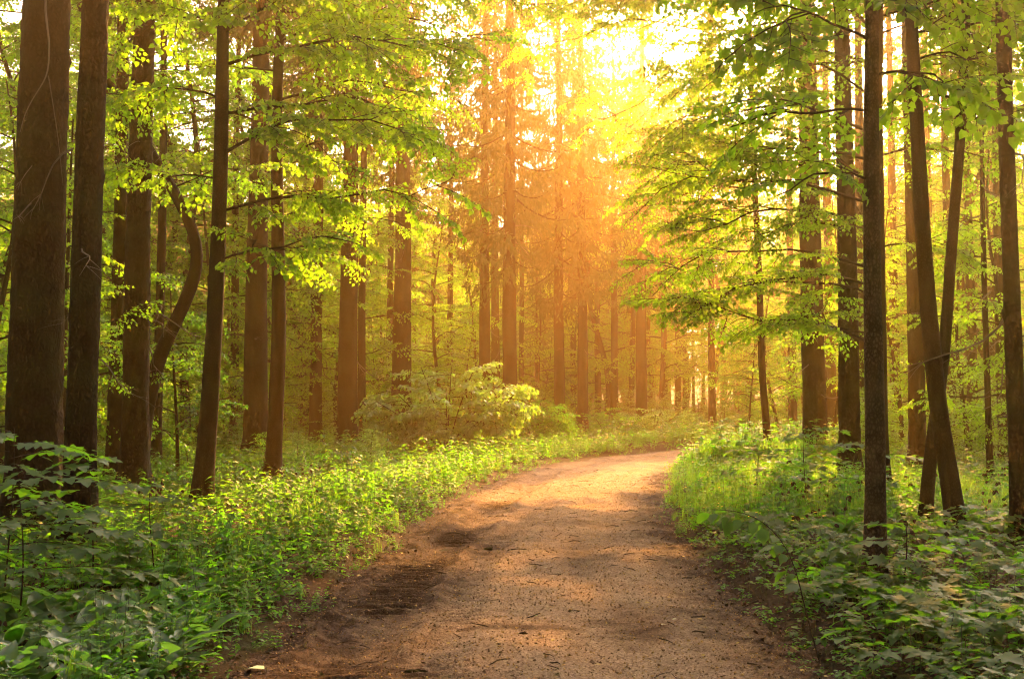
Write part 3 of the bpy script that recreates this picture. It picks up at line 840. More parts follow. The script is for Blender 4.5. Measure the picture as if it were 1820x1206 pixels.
# crossing pair
lean_a = px_path([(1703, 957), (1690, 860), (1668, 723), (1655, 600), (1643, 450), (1628, 200), (1618, 0)], 13.6, 4.0)
deciduous('linden_tree', 'thick leaning trunk of the crossing pair, slanting left as it rises', lean_a, 0.115, 0.05,
          [(0.55, 20, 1.4, 0.4, 0.3), (0.62, 340, 1.8, 0.4, 0.3), (0.66, 110, 1.8, 0.4, 0.3), (0.72, 30, 2.0, 0.4, 0.3), (0.78, 200, 1.8, 0.4, 0.3), (0.85, 300, 2.0, 0.4, 0.3), (0.92, 60, 2.0, 0.4, 0.3)] + high_limbs(6, 0.5, 0.9, -50, 60, 1.6, 2.6, 18), 25, nspray=3.4, sides=20, flare=0.3)
lean_b = px_path([(1642, 943), (1648, 860), (1656, 773), (1666, 718), (1680, 600), (1690, 450), (1706, 250), (1716, 50)], 14.4, 4.0)
deciduous('linden_tree', 'thinner trunk of the crossing pair, slanting right behind the thick one', lean_b, 0.085, 0.04,
          [(0.50, 10, 1.6, 0.5, 0.3), (0.58, 330, 1.8, 0.4, 0.3), (0.64, 70, 1.8, 0.4, 0.3), (0.70, 190, 1.6, 0.4, 0.3), (0.78, 20, 2.0, 0.4, 0.3), (0.86, 270, 1.8, 0.4, 0.3), (0.94, 140, 1.8, 0.4, 0.3)], 26, nspray=3.4, sides=16, flare=0.3)

lin5 = px_path([(1366, 792), (1362, 740), (1355, 680), (1350, 500), (1340, 300), (1335, 100), (1330, -60)], 29.0, 4.5)
deciduous('linden_tree', 'thin dark leaning stem at the edge of the bright grass, canopy arching over the road', lin5, 0.10, 0.04,
          high_limbs(16, 0.42, 0.99, 110, 270, 2.6, 4.6, 5) + high_limbs(18, 0.60, 0.98, 135, 225, 4.4, 6.8, 15) + high_limbs(6, 0.28, 0.5, 150, 240, 2.0, 3.4, 17) + high_limbs(6, 0.5, 0.98, -60, 60, 2.0, 3.2, 6), 27, nspray=2.8, tmpl=SIMPLE)
# young trees that fill between the trunks (shared meshes)
TALL = [young_tree_meshes(430 + k, H=13.0, tmpl=SIMPLE, spread=2.7, low=0.10, nl=38, nspray=3.6, lsp=(0.8, 1.3)) for k in range(3)]
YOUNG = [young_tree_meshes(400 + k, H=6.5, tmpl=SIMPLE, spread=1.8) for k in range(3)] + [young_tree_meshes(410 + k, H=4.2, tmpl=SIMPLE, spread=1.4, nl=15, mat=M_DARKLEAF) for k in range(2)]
def young(label, px, Y, k, sc, rz, name='young_linden', group='young leafy trees between the trunks'):
    t = empty(name, foot(px, Y), label, 'young tree', group, rz, sc)
    new_obj('trunk', YOUNG[k][0], t); new_obj('crown', YOUNG[k][1], t)
    return t
young('young leafy tree filling the gap left of the massive edge trunk', -30, 17, 0, 1.0, 0.3)
young('young leafy tree showing between the massive trunk and the second trunk', 118, 21, 1, 1.1, 1.3)
young('leafy sapling between the third thick trunk and the slender leaning tree', 318, 23, 3, 0.9, 2.0)
young('tall leafy young tree rising behind the slender leaning tree', 345, 33, 2, 1.4, 0.9)
young('young tree with light leaves left of the stout mossy-barked trunk', 418, 40, 0, 1.3, 4.0)
young('young lime-leaved tree filling the gap between slim dark tree and twin pair', 527, 48, 1, 1.5, 5.0)
young('leafy young tree standing close behind the broad twin trunk', 600, 41, 2, 1.5, 2.2)
young('young tree between the twin pair and the thick trunk behind the pale bush', 668, 54, 0, 1.5, 1.0)
young('bright young tree filling the gap left of the spruce cluster', 790, 52, 1, 1.6, 3.3)
young('dense young tree left of the first trunk in the spruce cluster', 830, 58, 2, 1.7, 0.2)
young('low leafy tree between the spruce cluster and the roadside spruces', 955, 62, 3, 1.8, 2.6)
young('young tree behind the gap between roadside spruces and pale trunk', 1095, 75, 0, 1.6, 3.9)
young('shady young tree left of the thick trunk of the right-hand row', 1385, 48, 1, 1.25, 1.9)
young('leafy sapling with dark stem at the edge of the bright grass', 1330, 47, 3, 1.1, 4.4)
young('young tree between the first and second trunks of the right-hand row', 1478, 34, 2, 1.2, 0.5)
young('leafy young tree left of the upright trunk near the crossing pair', 1600, 31, 0, 1.1, 2.9)
young('young tree with yellow-green leaves right of the crossing pair', 1725, 27, 1, 1.0, 1.1)
young('young tree at the right edge behind the narrow trunk', 1800, 22, 2, 1.0, 4.9)

def tall(label, px, Y, k, sc, rz):
    t = empty('broadleaf_tree', foot(px, Y), label, 'tree', 'leafy broadleaf trees between the spruces', rz, sc)
    new_obj('trunk', TALL[k][0], t); new_obj('crown', TALL[k][1], t)
    return t
tall('tall leafy tree behind the massive edge trunk, its leaves filling the corner', 20, 24, 0, 1.0, 0.4)
tall('tall leafy tree showing in the gap right of the second dark trunk', 182, 32, 1, 1.2, 2.1)
tall('tall leafy tree whose yellow leaves hang behind the bent tree', 330, 36, 2, 1.4, 4.2)
tall('tall broadleaf tree behind the slim dark tree with orange-lit leaves', 520, 50, 0, 1.5, 3.0)
tall('tall broadleaf tree behind the twin pair of trunks', 655, 56, 1, 1.6, 5.1)
tall('tall broadleaf tree filling the sky above the pale bush', 790, 60, 2, 1.6, 1.2)
tall('tall broadleaf tree at the far end behind the bright gap', 1085, 92, 0, 1.6, 2.0)
tall('tall broadleaf tree right of the bend with glowing leaves', 1330, 78, 1, 1.6, 0.1)
tall('tall broadleaf tree behind the first trunk of the right-hand row', 1430, 70, 2, 1.7, 3.6)
tall('tall broadleaf tree behind the upright trunk near the crossing pair', 1590, 66, 0, 1.7, 5.5)
tall('tall broadleaf tree at the right edge behind the thin pole trunk', 1745, 56, 1, 1.6, 4.5)

tall('tall broadleaf tree far behind the crossing pair of trunks', 1680, 62, 0, 1.6, 2.4)
tall('tall broadleaf tree far behind the right edge trunks', 1800, 38, 2, 1.5, 1.7)
tall('tall broadleaf tree far behind the second dark trunk', 110, 38, 2, 1.5, 3.7)
tall('tall broadleaf tree far behind the stout mossy-barked trunk', 430, 42, 1, 1.5, 0.7)

tall('tall leafy tree behind the gap between massive and second trunks', 92, 31, 1, 1.15, 5.0)
tall('tall leafy tree filling the gap behind the third thick trunk', 255, 36, 0, 1.4, 1.9)
tall('tall leafy tree behind the pair of trunks with lime leaves', 585, 47, 2, 1.6, 2.7)
tall('tall leafy tree between stout mossy-barked trunk and slim dark tree', 474, 41, 0, 1.5, 4.6)
tall('tall leafy tree glowing behind the roadside spruces', 1075, 66, 1, 1.65, 3.1)
tall('tall leafy tree glowing at the top above the pale trunk beyond the road', 1175, 70, 2, 1.7, 0.6)

tall('tall glowing tree behind the second trunk of the right-hand row', 1500, 64, 0, 1.75, 1.2)
tall('tall glowing tree seen just right of the thin front trunk', 1640, 60, 1, 1.7, 2.2)
tall('tall glowing tree seen just right of the crossing pair', 1715, 64, 2, 1.75, 3.2)
tall('tall glowing tree behind the trunk at the right edge', 1795, 57, 0, 1.7, 4.2)
tall('tall glowing tree above the pale stout trunk in the grass', 1262, 74, 2, 1.8, 0.2)

tall('tall leafy tree closing the sky between the roadside spruces and the pale trunk', 1128, 84, 0, 1.95, 4.0)
tall('tall leafy tree closing the sky right of the pale sunlit trunk', 1215, 86, 1, 2.0, 2.9)

# the pale-leaved bush by the road and the lime bush beside it
def bush(name, label, px, Y, stems, seed, mat, sprays, tmpl, leaf_scale=1.0, nspray=4.5, lsp=(0.6, 0.95)):
    r = np.random.RandomState(seed)
    b = foot(px, Y)
    o = empty(name, b, label, 'bush')
    acc = Acc()
    for (az, lean, h, nl) in stems:
        t = np.linspace(0, 1, 9)
        a = math.radians(az)
        path = np.stack([math.cos(a) * lean * t ** 1.4, math.sin(a) * lean * t ** 1.4, h * t - 0.05], 1)
        sacc = Acc(); V, T = tube(path, np.linspace(0.026, 0.008, 9), 6, 0.1, seed); sacc.add(V, T)
        new_obj('stem', sacc.mesh('stem', [M_TWIG], True), o)
        for k in range(nl):
            q = 0.42 + 0.57 * k / nl
            i = q * 8; j = min(int(i), 7)
            p = path[j] * (1 - (i - j)) + path[j + 1] * (i - j)
            az2 = a + r.uniform(-1.9, 1.9)
            ln = r.uniform(0.7, 1.5) * (1.1 - 0.4 * q)
            lp = limb_path(p, az2, ln, r.uniform(0.1, 0.35), r.uniform(0.25, 0.5), 6, r.randint(9999))
            V, T = tube(lp, np.linspace(0.009, 0.003, 6), 4); acc.add(V, T, 1)
            dress_limb(acc, lp, ln, az2, r, sprays, tmpl, max(3, int(ln * nspray)), leaf_scale, lsp, 0.1)
    new_obj('foliage', acc.mesh('foliage', [mat, M_TWIG]), o)
    return o
bush('leafy_bush', 'wide pale-leaved bush with layered sprays on dark stems left of the road', 795, 32,
     [(180, 1.6, 2.0, 9), (150, 0.9, 2.6, 8), (270, 0.6, 2.0, 8), (20, 0.9, 2.8, 9), (0, 1.7, 2.3, 9), (340, 2.0, 1.8, 8), (200, 2.0, 1.6, 8), (80, 0.5, 2.6, 7)], 71, M_PALE, SPRAYS_BIG, OVATE, 1.35)
bush('leafy_bush', 'rounded lime bush between the spruce cluster and the roadside spruces', 950, 40,
     [(180, 0.7, 1.5, 7), (60, 0.5, 1.7, 7), (300, 0.6, 1.5, 7), (0, 0.9, 1.3, 7), (240, 0.9, 1.1, 6)], 72, M_HERB, SPRAYS, OVATE, 1.0)
bush('leafy_bush', 'low bright bush at the foot of the pale trunk beyond the road', 1160, 50,
     [(180, 0.9, 1.3, 6), (60, 0.5, 1.5, 6), (300, 0.6, 1.2, 6), (0, 1.2, 1.2, 6)], 73, M_PALE, SPRAYS_BIG, OVATE, 1.0)
bush('leafy_bush', 'small sunlit bush right of the right roadside spruce', 1078, 49,
     [(180, 0.6, 1.1, 5), (60, 0.4, 1.3, 5), (300, 0.6, 1.2, 5), (0, 0.9, 1.0, 5)], 74, M_HERB, SPRAYS, OVATE, 1.0)

# ------------------------------------------------------------------ stuff: scattered by geometry nodes
SRC = bpy.data.collections.new('scatter_sources')

def scatter_group(name, coll):
    ng = bpy.data.node_groups.new(name, 'GeometryNodeTree')
    ng.interface.new_socket('Geometry', in_out='INPUT', socket_type='NodeSocketGeometry')
    ng.interface.new_socket('Geometry', in_out='OUTPUT', socket_type='NodeSocketGeometry')
    N, L = ng.nodes, ng.links
    gi, go = N.new('NodeGroupInput'), N.new('NodeGroupOutput')
    ci = N.new('GeometryNodeCollectionInfo')
    ci.inputs['Collection'].default_value = coll
    ci.inputs['Separate Children'].default_value = True
    ci.inputs['Reset Children'].default_value = True
    ip = N.new('GeometryNodeInstanceOnPoints')
    ip.inputs['Pick Instance'].default_value = True
    def attr(nm, ty):
        a = N.new('GeometryNodeInputNamedAttribute'); a.data_type = ty; a.inputs['Name'].default_value = nm
        return a.outputs['Attribute']
    er = N.new('FunctionNodeEulerToRotation')
    L.new(attr('rot', 'FLOAT_VECTOR'), er.inputs[0])
    L.new(gi.outputs[0], ip.inputs['Points'])
    L.new(ci.outputs[0], ip.inputs['Instance'])
    L.new(attr('idx', 'INT'), ip.inputs['Instance Index'])
    L.new(er.outputs[0], ip.inputs['Rotation'])
    L.new(attr('scl', 'FLOAT'), ip.inputs['Scale'])
    L.new(ip.outputs[0], go.inputs[0])
    return ng

def scatter(name, label, meshes, P, rot, scl, idx, cat=None):
    coll = bpy.data.collections.new(name + '_pieces')
    for k, me in enumerate(meshes):
        o = bpy.data.objects.new('%s_piece_%02d' % (name, k), me)
        coll.objects.link(o)
    me = bpy.data.meshes.new(name)
    n = len(P)
    me.vertices.add(n); me.vertices.foreach_set('co', np.asarray(P, np.float32).ravel())
    a = me.attributes.new('rot', 'FLOAT_VECTOR', 'POINT'); a.data.foreach_set('vector', np.asarray(rot, np.float32).ravel())
    a = me.attributes.new('scl', 'FLOAT', 'POINT'); a.data.foreach_set('value', np.asarray(scl, np.float32).ravel())
    a = me.attributes.new('idx', 'INT', 'POINT'); a.data.foreach_set('value', np.asarray(idx, np.int32).ravel())
    o = new_obj(name, me)
    md = o.modifiers.new('scatter', 'NODES')
    md.node_group = scatter_group(name, coll)
    o['kind'] = 'stuff'; o['label'] = label
    return o

# herb pieces
def stem_tube(acc, path, r, mat=1):
    V, T = tube(path, np.linspace(r, r * 0.5, len(path)), 3, cap=False)
    acc.add(V, T, mat)

def nettle(seed, h=0.42, leaf=0.075, mat=None, stems=3):
    r = np.random.RandomState(seed); acc = Acc()
    for s in range(stems):
        b = np.array([r.randn() * 0.07, r.randn() * 0.07, 0])
        hh = h * r.uniform(0.6, 1.15)
        tip = b + np.array([r.randn() * 0.06, r.randn() * 0.06, hh])
        path = np.linspace(b, tip, 4)
        stem_tube(acc, path, 0.0028)
        P, D, N, S = [], [], [], []
        nn = max(3, int(hh / 0.075))
        for k in range(nn):
            q = 0.25 + 0.75 * (k + 0.5) / nn
            p = b + (tip - b) * q
            for sd in (0, math.pi):
                a = k * 1.57 + sd + r.randn() * 0.25
                P.append(p); D.append([math.cos(a), math.sin(a), r.uniform(-0.35, 0.3)])
                N.append([r.randn() * 0.2, r.randn() * 0.2, 1]); S.append(leaf * r.uniform(0.7, 1.3) * (1.15 - 0.5 * q))
        V, T = leaf_verts(NETTLE, np.array(P), np.array(D, float), unit(np.array(N)), np.array(S))
        acc.add(V, T, 0)
    return acc.mesh('herb', [mat or M_HERB, M_STEM])

def maple_seedling_mesh(seed, h=0.26, leaf=0.11, n=5, mat=None, tmpl=None):
    r = np.random.RandomState(seed); acc = Acc()
    tip = np.array([r.randn() * 0.03, r.randn() * 0.03, h])
    stem_tube(acc, np.linspace([0, 0, 0], tip, 4), 0.003)
    P, D, N, S = [], [], [], []
    for k in range(n):
        a = k * 2.4 + r.randn() * 0.3
        el = r.uniform(-0.05, 0.35)
        d = np.array([math.cos(a), math.sin(a), el])
        pet = tip * r.uniform(0.7, 1.0) + d * leaf * r.uniform(0.4, 0.9)
        stem_tube(acc, np.linspace(tip * 0.95, pet, 2), 0.0018)
        P.append(pet); D.append([math.cos(a), math.sin(a), r.uniform(-0.4, 0.05)]); N.append([r.randn() * 0.16, r.randn() * 0.16, 1]); S.append(leaf * r.uniform(0.7, 1.25))
    V, T = leaf_verts(tmpl or MAPLE, np.array(P), np.array(D, float), unit(np.array(N)), np.array(S))
    acc.add(V, T, 0)
    return acc.mesh('seedling', [mat or M_DARKLEAF, M_STEM])

def low_mat(seed, n=26, leaf=0.055, rad=0.22, mat=None):
    r = np.random.RandomState(seed); acc = Acc()
    a, q = r.rand(n) * 6.28, np.sqrt(r.rand(n)) * rad
    P = np.stack([np.cos(a) * q, np.sin(a) * q, 0.05 + 0.13 * r.rand(n)], 1)
    a2 = r.rand(n) * 6.28
    D = np.stack([np.cos(a2), np.sin(a2), r.uniform(-0.3, 0.2, n)], 1)
    N = unit(np.stack([r.randn(n) * 0.22, r.randn(n) * 0.22, np.ones(n)], 1))
    V, T = leaf_verts(NETTLE, P, D, N, leaf * (0.6 + 0.8 * r.rand(n)))
    acc.add(V, T, 0)
    return acc.mesh('low_herb', [mat or M_HERB, M_STEM])

def grass_tuft(seed, n=26, h=0.42):
    r = np.random.RandomState(seed); acc = Acc()
    for k in range(n):
        a = r.rand() * 6.28
        b = np.array([r.randn() * 0.06, r.randn() * 0.06, 0])
        hh = h * r.uniform(0.5, 1.2); out = r.uniform(0.1, 0.5) * hh
        d = np.array([math.cos(a), math.sin(a), 0]); s = np.array([-d[1], d[0], 0]) * r.uniform(0.0025, 0.005)
        p1 = b + d * out * 0.3 + np.array([0, 0, hh * 0.65]); p2 = b + d * out + np.array([0, 0, hh * r.uniform(0.75, 1)])
        V = np.array([b - s, b + s, p1 + s, p1 - s, p2])
        acc.add(V, [(0, 1, 2), (0, 2, 3), (3, 2, 4)], 0)
    return acc.mesh('grass_tuft', [M_GRASS])

def flower_mesh(seed, h=0.45):
    r = np.random.RandomState(seed); acc = Acc()
    tip = np.array([r.randn() * 0.05, r.randn() * 0.05, h])
    stem_tube(acc, np.linspace([0, 0, 0], tip, 4), 0.0022, 1)
    for f in range(3):
        c = tip + np.array([r.randn() * 0.04, r.randn() * 0.04, r.uniform(-0.05, 0.02)])
        stem_tube(acc, np.linspace(tip * 0.9, c, 2), 0.0015, 1)
        n = 5
        a = np.arange(n) * 6.28 / n + r.rand()
        D = np.stack([np.cos(a), np.sin(a), np.full(n, 0.25)], 1)
        V, T = leaf_verts(OVATE, np.repeat(c[None], n, 0), D, np.broadcast_to([0, 0, 1.0], (n, 3)), np.full(n, 0.017))
        acc.add(V, T, 0)
    P = np.linspace([0, 0, 0.1], tip, 6)[:-1]
    a = np.arange(5) * 2.4
    D = np.stack([np.cos(a), np.sin(a), np.full(5, 0.1)], 1)
    V, T = leaf_verts(NETTLE, P, D, np.broadcast_to([0, 0, 1.0], (5, 3)), np.full(5, 0.07))
    acc.add(V, T, 2)
    return acc.mesh('flower', [M_FLOWER, M_STEM, M_HERB])

def fern_piece(seed, n=6, L_=0.42):
    r = np.random.RandomState(seed); acc = Acc()
    for k in range(n):
        a = k * 6.28 / n + r.randn() * 0.2
        h = np.array([math.cos(a), math.sin(a), 0]); s = np.array([-h[1], h[0], 0])
        t = np.linspace(0, 1, 12)[:, None]
        path = h * L_ * 0.75 * t + np.array([0, 0, 1.0]) * L_ * (0.9 * t - 0.6 * t * t)
        P = np.repeat(path[2:], 2, 0); sd = np.tile([-1.0, 1.0], 10)[:, None]
        D = s * sd + h * 0.35 + np.array([0, 0, -0.2]); S = np.repeat(L_ * 0.3 * np.sin(np.pi * (np.arange(2, 12) / 12) ** 0.75) + 0.01, 2)
        V, T = leaf_verts(NETTLE, P, D, np.broadcast_to([0, 0, 1.0], P.shape), S); acc.add(V, T, 0)
        stem_tube(acc, path, 0.003)
    return acc.mesh('fern_piece', [M_HERB, M_STEM])

def dry_stalk(seed, h=0.5):
    r = np.random.RandomState(seed); acc = Acc()
    for k in range(3):
        tip = np.array([r.randn() * 0.18, r.randn() * 0.18, h * r.uniform(0.5, 1.0)])
        path = np.linspace([0, 0, 0], tip, 5) + np.array([0, 0, 0.0])
        V, T = tube(path, np.linspace(0.004, 0.0015, 5), 4, 0.2, seed); acc.add(V, T, 0)
        m = 5
        P = path[[1, 2, 3, 4, 4]]; a = r.rand(m) * 6.28
        V, T = leaf_verts(OVATE, P, np.stack([np.cos(a), np.sin(a), -0.8 - r.rand(m)], 1), unit(r.randn(m, 3)), 0.05 + 0.03 * r.rand(m)); acc.add(V, T, 1)
    return acc.mesh('dry_stalk', [M_DEAD, M_LITTER])

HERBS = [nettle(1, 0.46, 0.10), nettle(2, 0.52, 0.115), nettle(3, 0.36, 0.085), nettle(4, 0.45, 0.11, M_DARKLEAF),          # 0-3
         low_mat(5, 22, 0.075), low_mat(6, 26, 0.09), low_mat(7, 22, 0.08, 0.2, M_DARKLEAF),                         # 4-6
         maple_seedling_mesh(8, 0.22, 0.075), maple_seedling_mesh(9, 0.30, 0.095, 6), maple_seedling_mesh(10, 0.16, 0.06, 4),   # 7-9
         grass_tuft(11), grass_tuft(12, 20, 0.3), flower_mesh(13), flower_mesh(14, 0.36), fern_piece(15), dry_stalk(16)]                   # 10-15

def rand_points(n, x0, x1, y0, y1, seed, warp=True):
    r = np.random.RandomState(seed)
    y = y0 + (y1 - y0) * r.rand(n) ** (1.5 if warp else 1.0)
    half = 0.5 * y + 3.0
    x = x0 + (x1 - x0) * r.rand(n)
    return x, y, r

def cover():
    Ps, R, S, I = [], [], [], []
    r = np.random.RandomState(99)
    # candidate density falls with distance; wedge that the view and a step to its side can see
    for (y0, y1, dens) in ((4.0, 9, 46), (9, 14, 42), (14, 20, 36), (20, 28, 28), (28, 40, 16), (40, 58, 9), (58, 80, 3)):
        xl, xr = -0.5 * y1 - 1.5, 0.5 * y1 + 2.0
        n = int(dens * (y1 - y0) * (xr - xl))
        x, y = r.uniform(xl, xr, n), r.uniform(y0, y1, n)
        d = road_dist(x, y)
        ad = np.abs(d)
        keep = ad > 1.62 + 0.30 * fbm(x * 1.3, y * 1.3, 3) + 0.12 * r.rand(n)
        pat = fbm(x * 0.35 + 3, y * 0.35 + 8, 3)
        # bare litter patch on the left between the trunks and thin cover under the right-hand trees
        thin = np.exp(-(((x + 3.9) / 1.6) ** 2 + ((y - 14.5) / 3.2) ** 2)) * 0.8 + np.where((x > 3.5) & (y < 14), 0.40, 0.0)
        keep &= ~((d < -2.25) & (y < 8.7) & (r.rand(n) < 0.72))
        keep &= r.rand(n) > thin + 0.32 * np.clip(pat, 0, 1)
        x, y, d, ad, pat = x[keep], y[keep], d[keep], ad[keep], pat[keep]
        m = len(x)
        u = r.rand(m)
        left = d < 0
        verge = ad < 3.6 + pat
        idx = np.zeros(m, int)
        idx[:] = np.where(u < 0.3, 4, np.where(u < 0.5, 5, np.where(u < 0.68, 6, np.where(u < 0.8, 7, np.where(u < 0.92, 9, 3)))))
        vl = verge
        idx = np.where(vl, np.where(u < 0.30, 0, np.where(u < 0.48, 1, np.where(u < 0.68, 2, np.where(u < 0.80, 5, np.where(u < 0.9, 4, np.where(u < 0.96, 3, 10)))))), idx)
        right_near = (d > 0) & (y < 14)
        idx = np.where(right_near, np.where(u < 0.34, 7, np.where(u < 0.60, 8, np.where(u < 0.72, 9, np.where(u < 0.86, 6, 5)))), idx)
        right_far = (d > 0) & (y > 15) & (x < 8)
        idx = np.where(right_far, np.where(u < 0.25, 10, np.where(u < 0.5, 2, np.where(u < 0.75, 0, np.where(u < 0.9, 5, 11)))), idx)
        left_near = (d < 0) & (y < 9.5) & (ad > 2.6)
        idx = np.where(left_near, np.where(u < 0.35, 6, np.where(u < 0.6, 7, np.where(u < 0.8, 9, 4))), idx)
        fl = (r.rand(m) < 0.035) & (y > 10) & (ad < 8)
        idx = np.where(fl, 12 + r.randint(0, 2, m), idx)
        ex = r.rand(m)
        idx = np.where((ex < 0.025) & (ad > 2.6), 14, np.where((ex > 0.982) & (ad > 2.8) & (y < 22), 15, idx))
        edge_small = np.clip((ad - 1.5) / 0.9, 0.35, 1.0)
        scl = r.uniform(0.7, 1.25, m) * edge_small * np.where(y > 26, 1.35, 1.0) * np.where(y > 45, 1.4, 1.0) * np.where(left & verge & (ad < 4.5), 0.92, 1.0)
        scl = scl * np.where((d > 0) & (ad < 6) & (y > 26) & (y < 46), 1.45, 1.0)
        z = ground_h(x, y) - 0.015
        Ps.append(np.stack([x, y, z], 1)); I.append(idx); S.append(scl)
        R.append(np.stack([r.randn(m) * 0.12, r.randn(m) * 0.12, r.rand(m) * 6.28], 1))
    return np.concatenate(Ps), np.concatenate(R), np.concatenate(S), np.concatenate(I)
P_, R_, S2_, I_ = cover()
print('ground cover pieces', len(P_))
scatter('ground_cover', 'dense green herbs and seedlings covering the forest floor', HERBS, P_, R_, S2_, I_)

# dry leaves on the soil and along the road's edges, husks and pebbles on the road
def litter_piece(seed):
    r = np.random.RandomState(seed); acc = Acc()
    V, T = leaf_verts(OVATE, np.zeros((1, 3)), np.array([[0, 1.0, 0.1]]), np.array([[0.1, 0, 1.0]]), np.array([1.0]))
    V = V + np.array([0, -0.5, 0]); V[:, 2] += 0.15 * np.sin(V[:, 1] * 4 + seed) + 0.1
    acc.add(V, T)
    return acc.mesh('dry_leaf', [M_LITTER])
def pebble_piece(seed, mat):
    r = np.random.RandomState(seed); acc = Acc()
    V = np.array([(1, 0, 0), (-1, 0, 0), (0, 1, 0), (0, -1, 0), (0, 0, 0.7), (0, 0, -0.5)], float) * (0.6 + 0.6 * r.rand(6, 1))
    T = [(0, 2, 4), (2, 1, 4), (1, 3, 4), (3, 0, 4), (2, 0, 5), (1, 2, 5), (3, 1, 5), (0, 3, 5)]
    acc.add(V, T)
    return acc.mesh('crumb', [mat])
r = np.random.RandomState(55)
n = 36000
y = 4.5 + 22 * r.rand(n) ** 1.4; x = r.uniform(-0.5, 0.5, n) * (y + 6) + 0.3
d = np.abs(road_dist(x, y)); k = (d > 1.3 + 0.5 * r.rand(n))
x, y, d = x[k], y[k], d[k]
z = np.where(d > 1.9, ground_h(x, y), np.maximum(ground_h(x, y), base_h(x, y) - 0.08)) + 0.004
m = len(x)
scatter('leaf_litter', 'dry brown leaves lying on the soil and road edges', [litter_piece(k) for k in range(4)], np.stack([x, y, z], 1),
        np.stack([r.randn(m) * 0.3, r.randn(m) * 0.3, r.rand(m) * 6.28], 1), r.uniform(0.02, 0.055, m), r.randint(0, 4, m))
n = 900
y = 5.2 + 24 * r.rand(n) ** 1.3; u = r.uniform(-1.8, 1.8, n)
ii = np.abs(sy[None, :] - y[:, None]).argmin(1); jj = np.abs(uu[None, :] - u[:, None]).argmin(1)
def twig_piece(seed):
    t = np.linspace(-0.5, 0.5, 5); acc = Acc()
    V, T = tube(np.stack([t, 0.08 * np.sin(t * 6 + seed), 0.04 + 0.03 * np.cos(t * 5)], 1), np.linspace(0.03, 0.012, 5), 4, 0.2, seed); acc.add(V, T)
    return acc.mesh('twig_scrap', [M_TWIG])
def scrap_leaf(mat):
    V, T = OVATE; acc = Acc(); acc.add(V + np.array([0, -0.5, 0.06]), T); return acc.mesh('leaf_scrap', [mat])
M_YELLOWED = plain('yellowed_leaf', (0.34, 0.24, 0.06), 0.7, 0.35)
ix = np.where(r.rand(n) < 0.45, 0, np.where(r.rand(n) < 0.5, 1, 2 + r.randint(0, 2, n)))
scatter('road_litter', 'scraps of leaf and broken twigs strewn over the dirt road', [scrap_leaf(M_LITTER), scrap_leaf(M_YELLOWED), twig_piece(1), twig_piece(2)],
        np.stack([RX[ii, jj], RY[ii, jj], RZ[ii, jj] + 0.003], 1), np.stack([r.randn(n) * 0.2, r.randn(n) * 0.2, r.rand(n) * 6.28], 1), np.where(ix > 1, r.uniform(0.05, 0.20, n), r.uniform(0.018, 0.045, n)), ix)
n = 30000
y = 5.2 + 21 * r.rand(n) ** 1.6; u = r.uniform(-1.9, 1.9, n)
ii = np.abs(sy[None, :] - y[:, None]).argmin(1); jj = np.abs(uu[None, :] - u[:, None]).argmin(1)
P3 = np.stack([RX[ii, jj] + r.uniform(-.012, .012, n), RY[ii, jj] + r.uniform(-.012, .012, n), RZ[ii, jj] + 0.001], 1)
big = r.rand(n) ** 6
idx = np.where(r.rand(n) < 0.36, r.randint(0, 3, n), r.randint(3, 6, n))
scatter('gravel', 'crumbs, husks and small stones strewn over the dirt road', [pebble_piece(k, M_HUSK) for k in range(3)] + [pebble_piece(k + 9, M_PEBBLE) for k in range(3)],
        P3, r.rand(n, 3) * 6.28, 0.0042 + 0.011 * big + 0.0035 * r.rand(n), idx)

# understory mass and the far wood
FAR_SRC = []
for k in range(3):
    a, b = young_tree_meshes(500 + k, H=5.0, sprays=SPRAYS_FAR, tmpl=SMALL, mat=(M_LINDEN, M_LINDEN, M_PALE)[k], spread=1.9, low=0.05, nl=22, nspray=3.0, lsp=(0.7, 1.2))
    FAR_SRC.append((a, b))
def merge_meshes(name, parts):
    acc = Acc(); mats = []
    for me, off, sc_ in parts:
        n = len(me.vertices); V = np.empty(n * 3, np.float32); me.vertices.foreach_get('co', V)
        nt_ = len(me.polygons); T = np.empty(nt_ * 3, np.int32); me.loops.foreach_get('vertex_index', T)
        M = np.empty(nt_, np.int32); me.polygons.foreach_get('material_index', M)
        V = V.reshape(-1, 3) * np.asarray(sc_) + np.asarray(off)
        T = T.reshape(-1, 3)
        base = len(mats); mats += list(me.materials)
        for q in range(len(me.materials)):
            acc.add(V, T[M == q], base + q)
    return acc.mesh(name, mats)
UNDER = [merge_meshes('understory_piece', [(a, (0, 0, 0), (1, 1, 1)), (b, (0, 0, 0), (1, 1, 1))]) for a, b in FAR_SRC]
def far_leaf_tree(seed, H=23):
    a, b = young_tree_meshes(seed, H=H, sprays=SPRAYS_FAR, tmpl=SMALL, mat=M_LINDEN, spread=3.6, low=0.12, nl=60, nspray=2.2, lsp=(0.9, 1.5))
    return merge_meshes('far_tree', [(a, (0, 0, 0), (1, 1, 1)), (b, (0, 0, 0), (1, 1, 1))])
def far_spruce(seed, H=24):
    acc = Acc()
    V, T = tube(np.stack([np.zeros(8), np.zeros(8), np.linspace(-0.1, H, 8)], 1), np.linspace(0.26, 0.03, 8), 9)
    acc.add(V, T)
    tm = acc.mesh('t', [M_BARK], True)
    return merge_meshes('far_spruce', [(tm, (0, 0, 0), (1, 1, 1)), (SPRUCE_CROWNS[seed % 4], (0, 0, 9.5), (1, 1, (H - 9.5) / 14))])
FAR = [far_leaf_tree(601), far_leaf_tree(602, 19), far_spruce(1), far_spruce(2, 22)]

r = np.random.RandomState(77)
def clear_of_road(x, y, w):
    return np.abs(road_dist(x, y)) > w
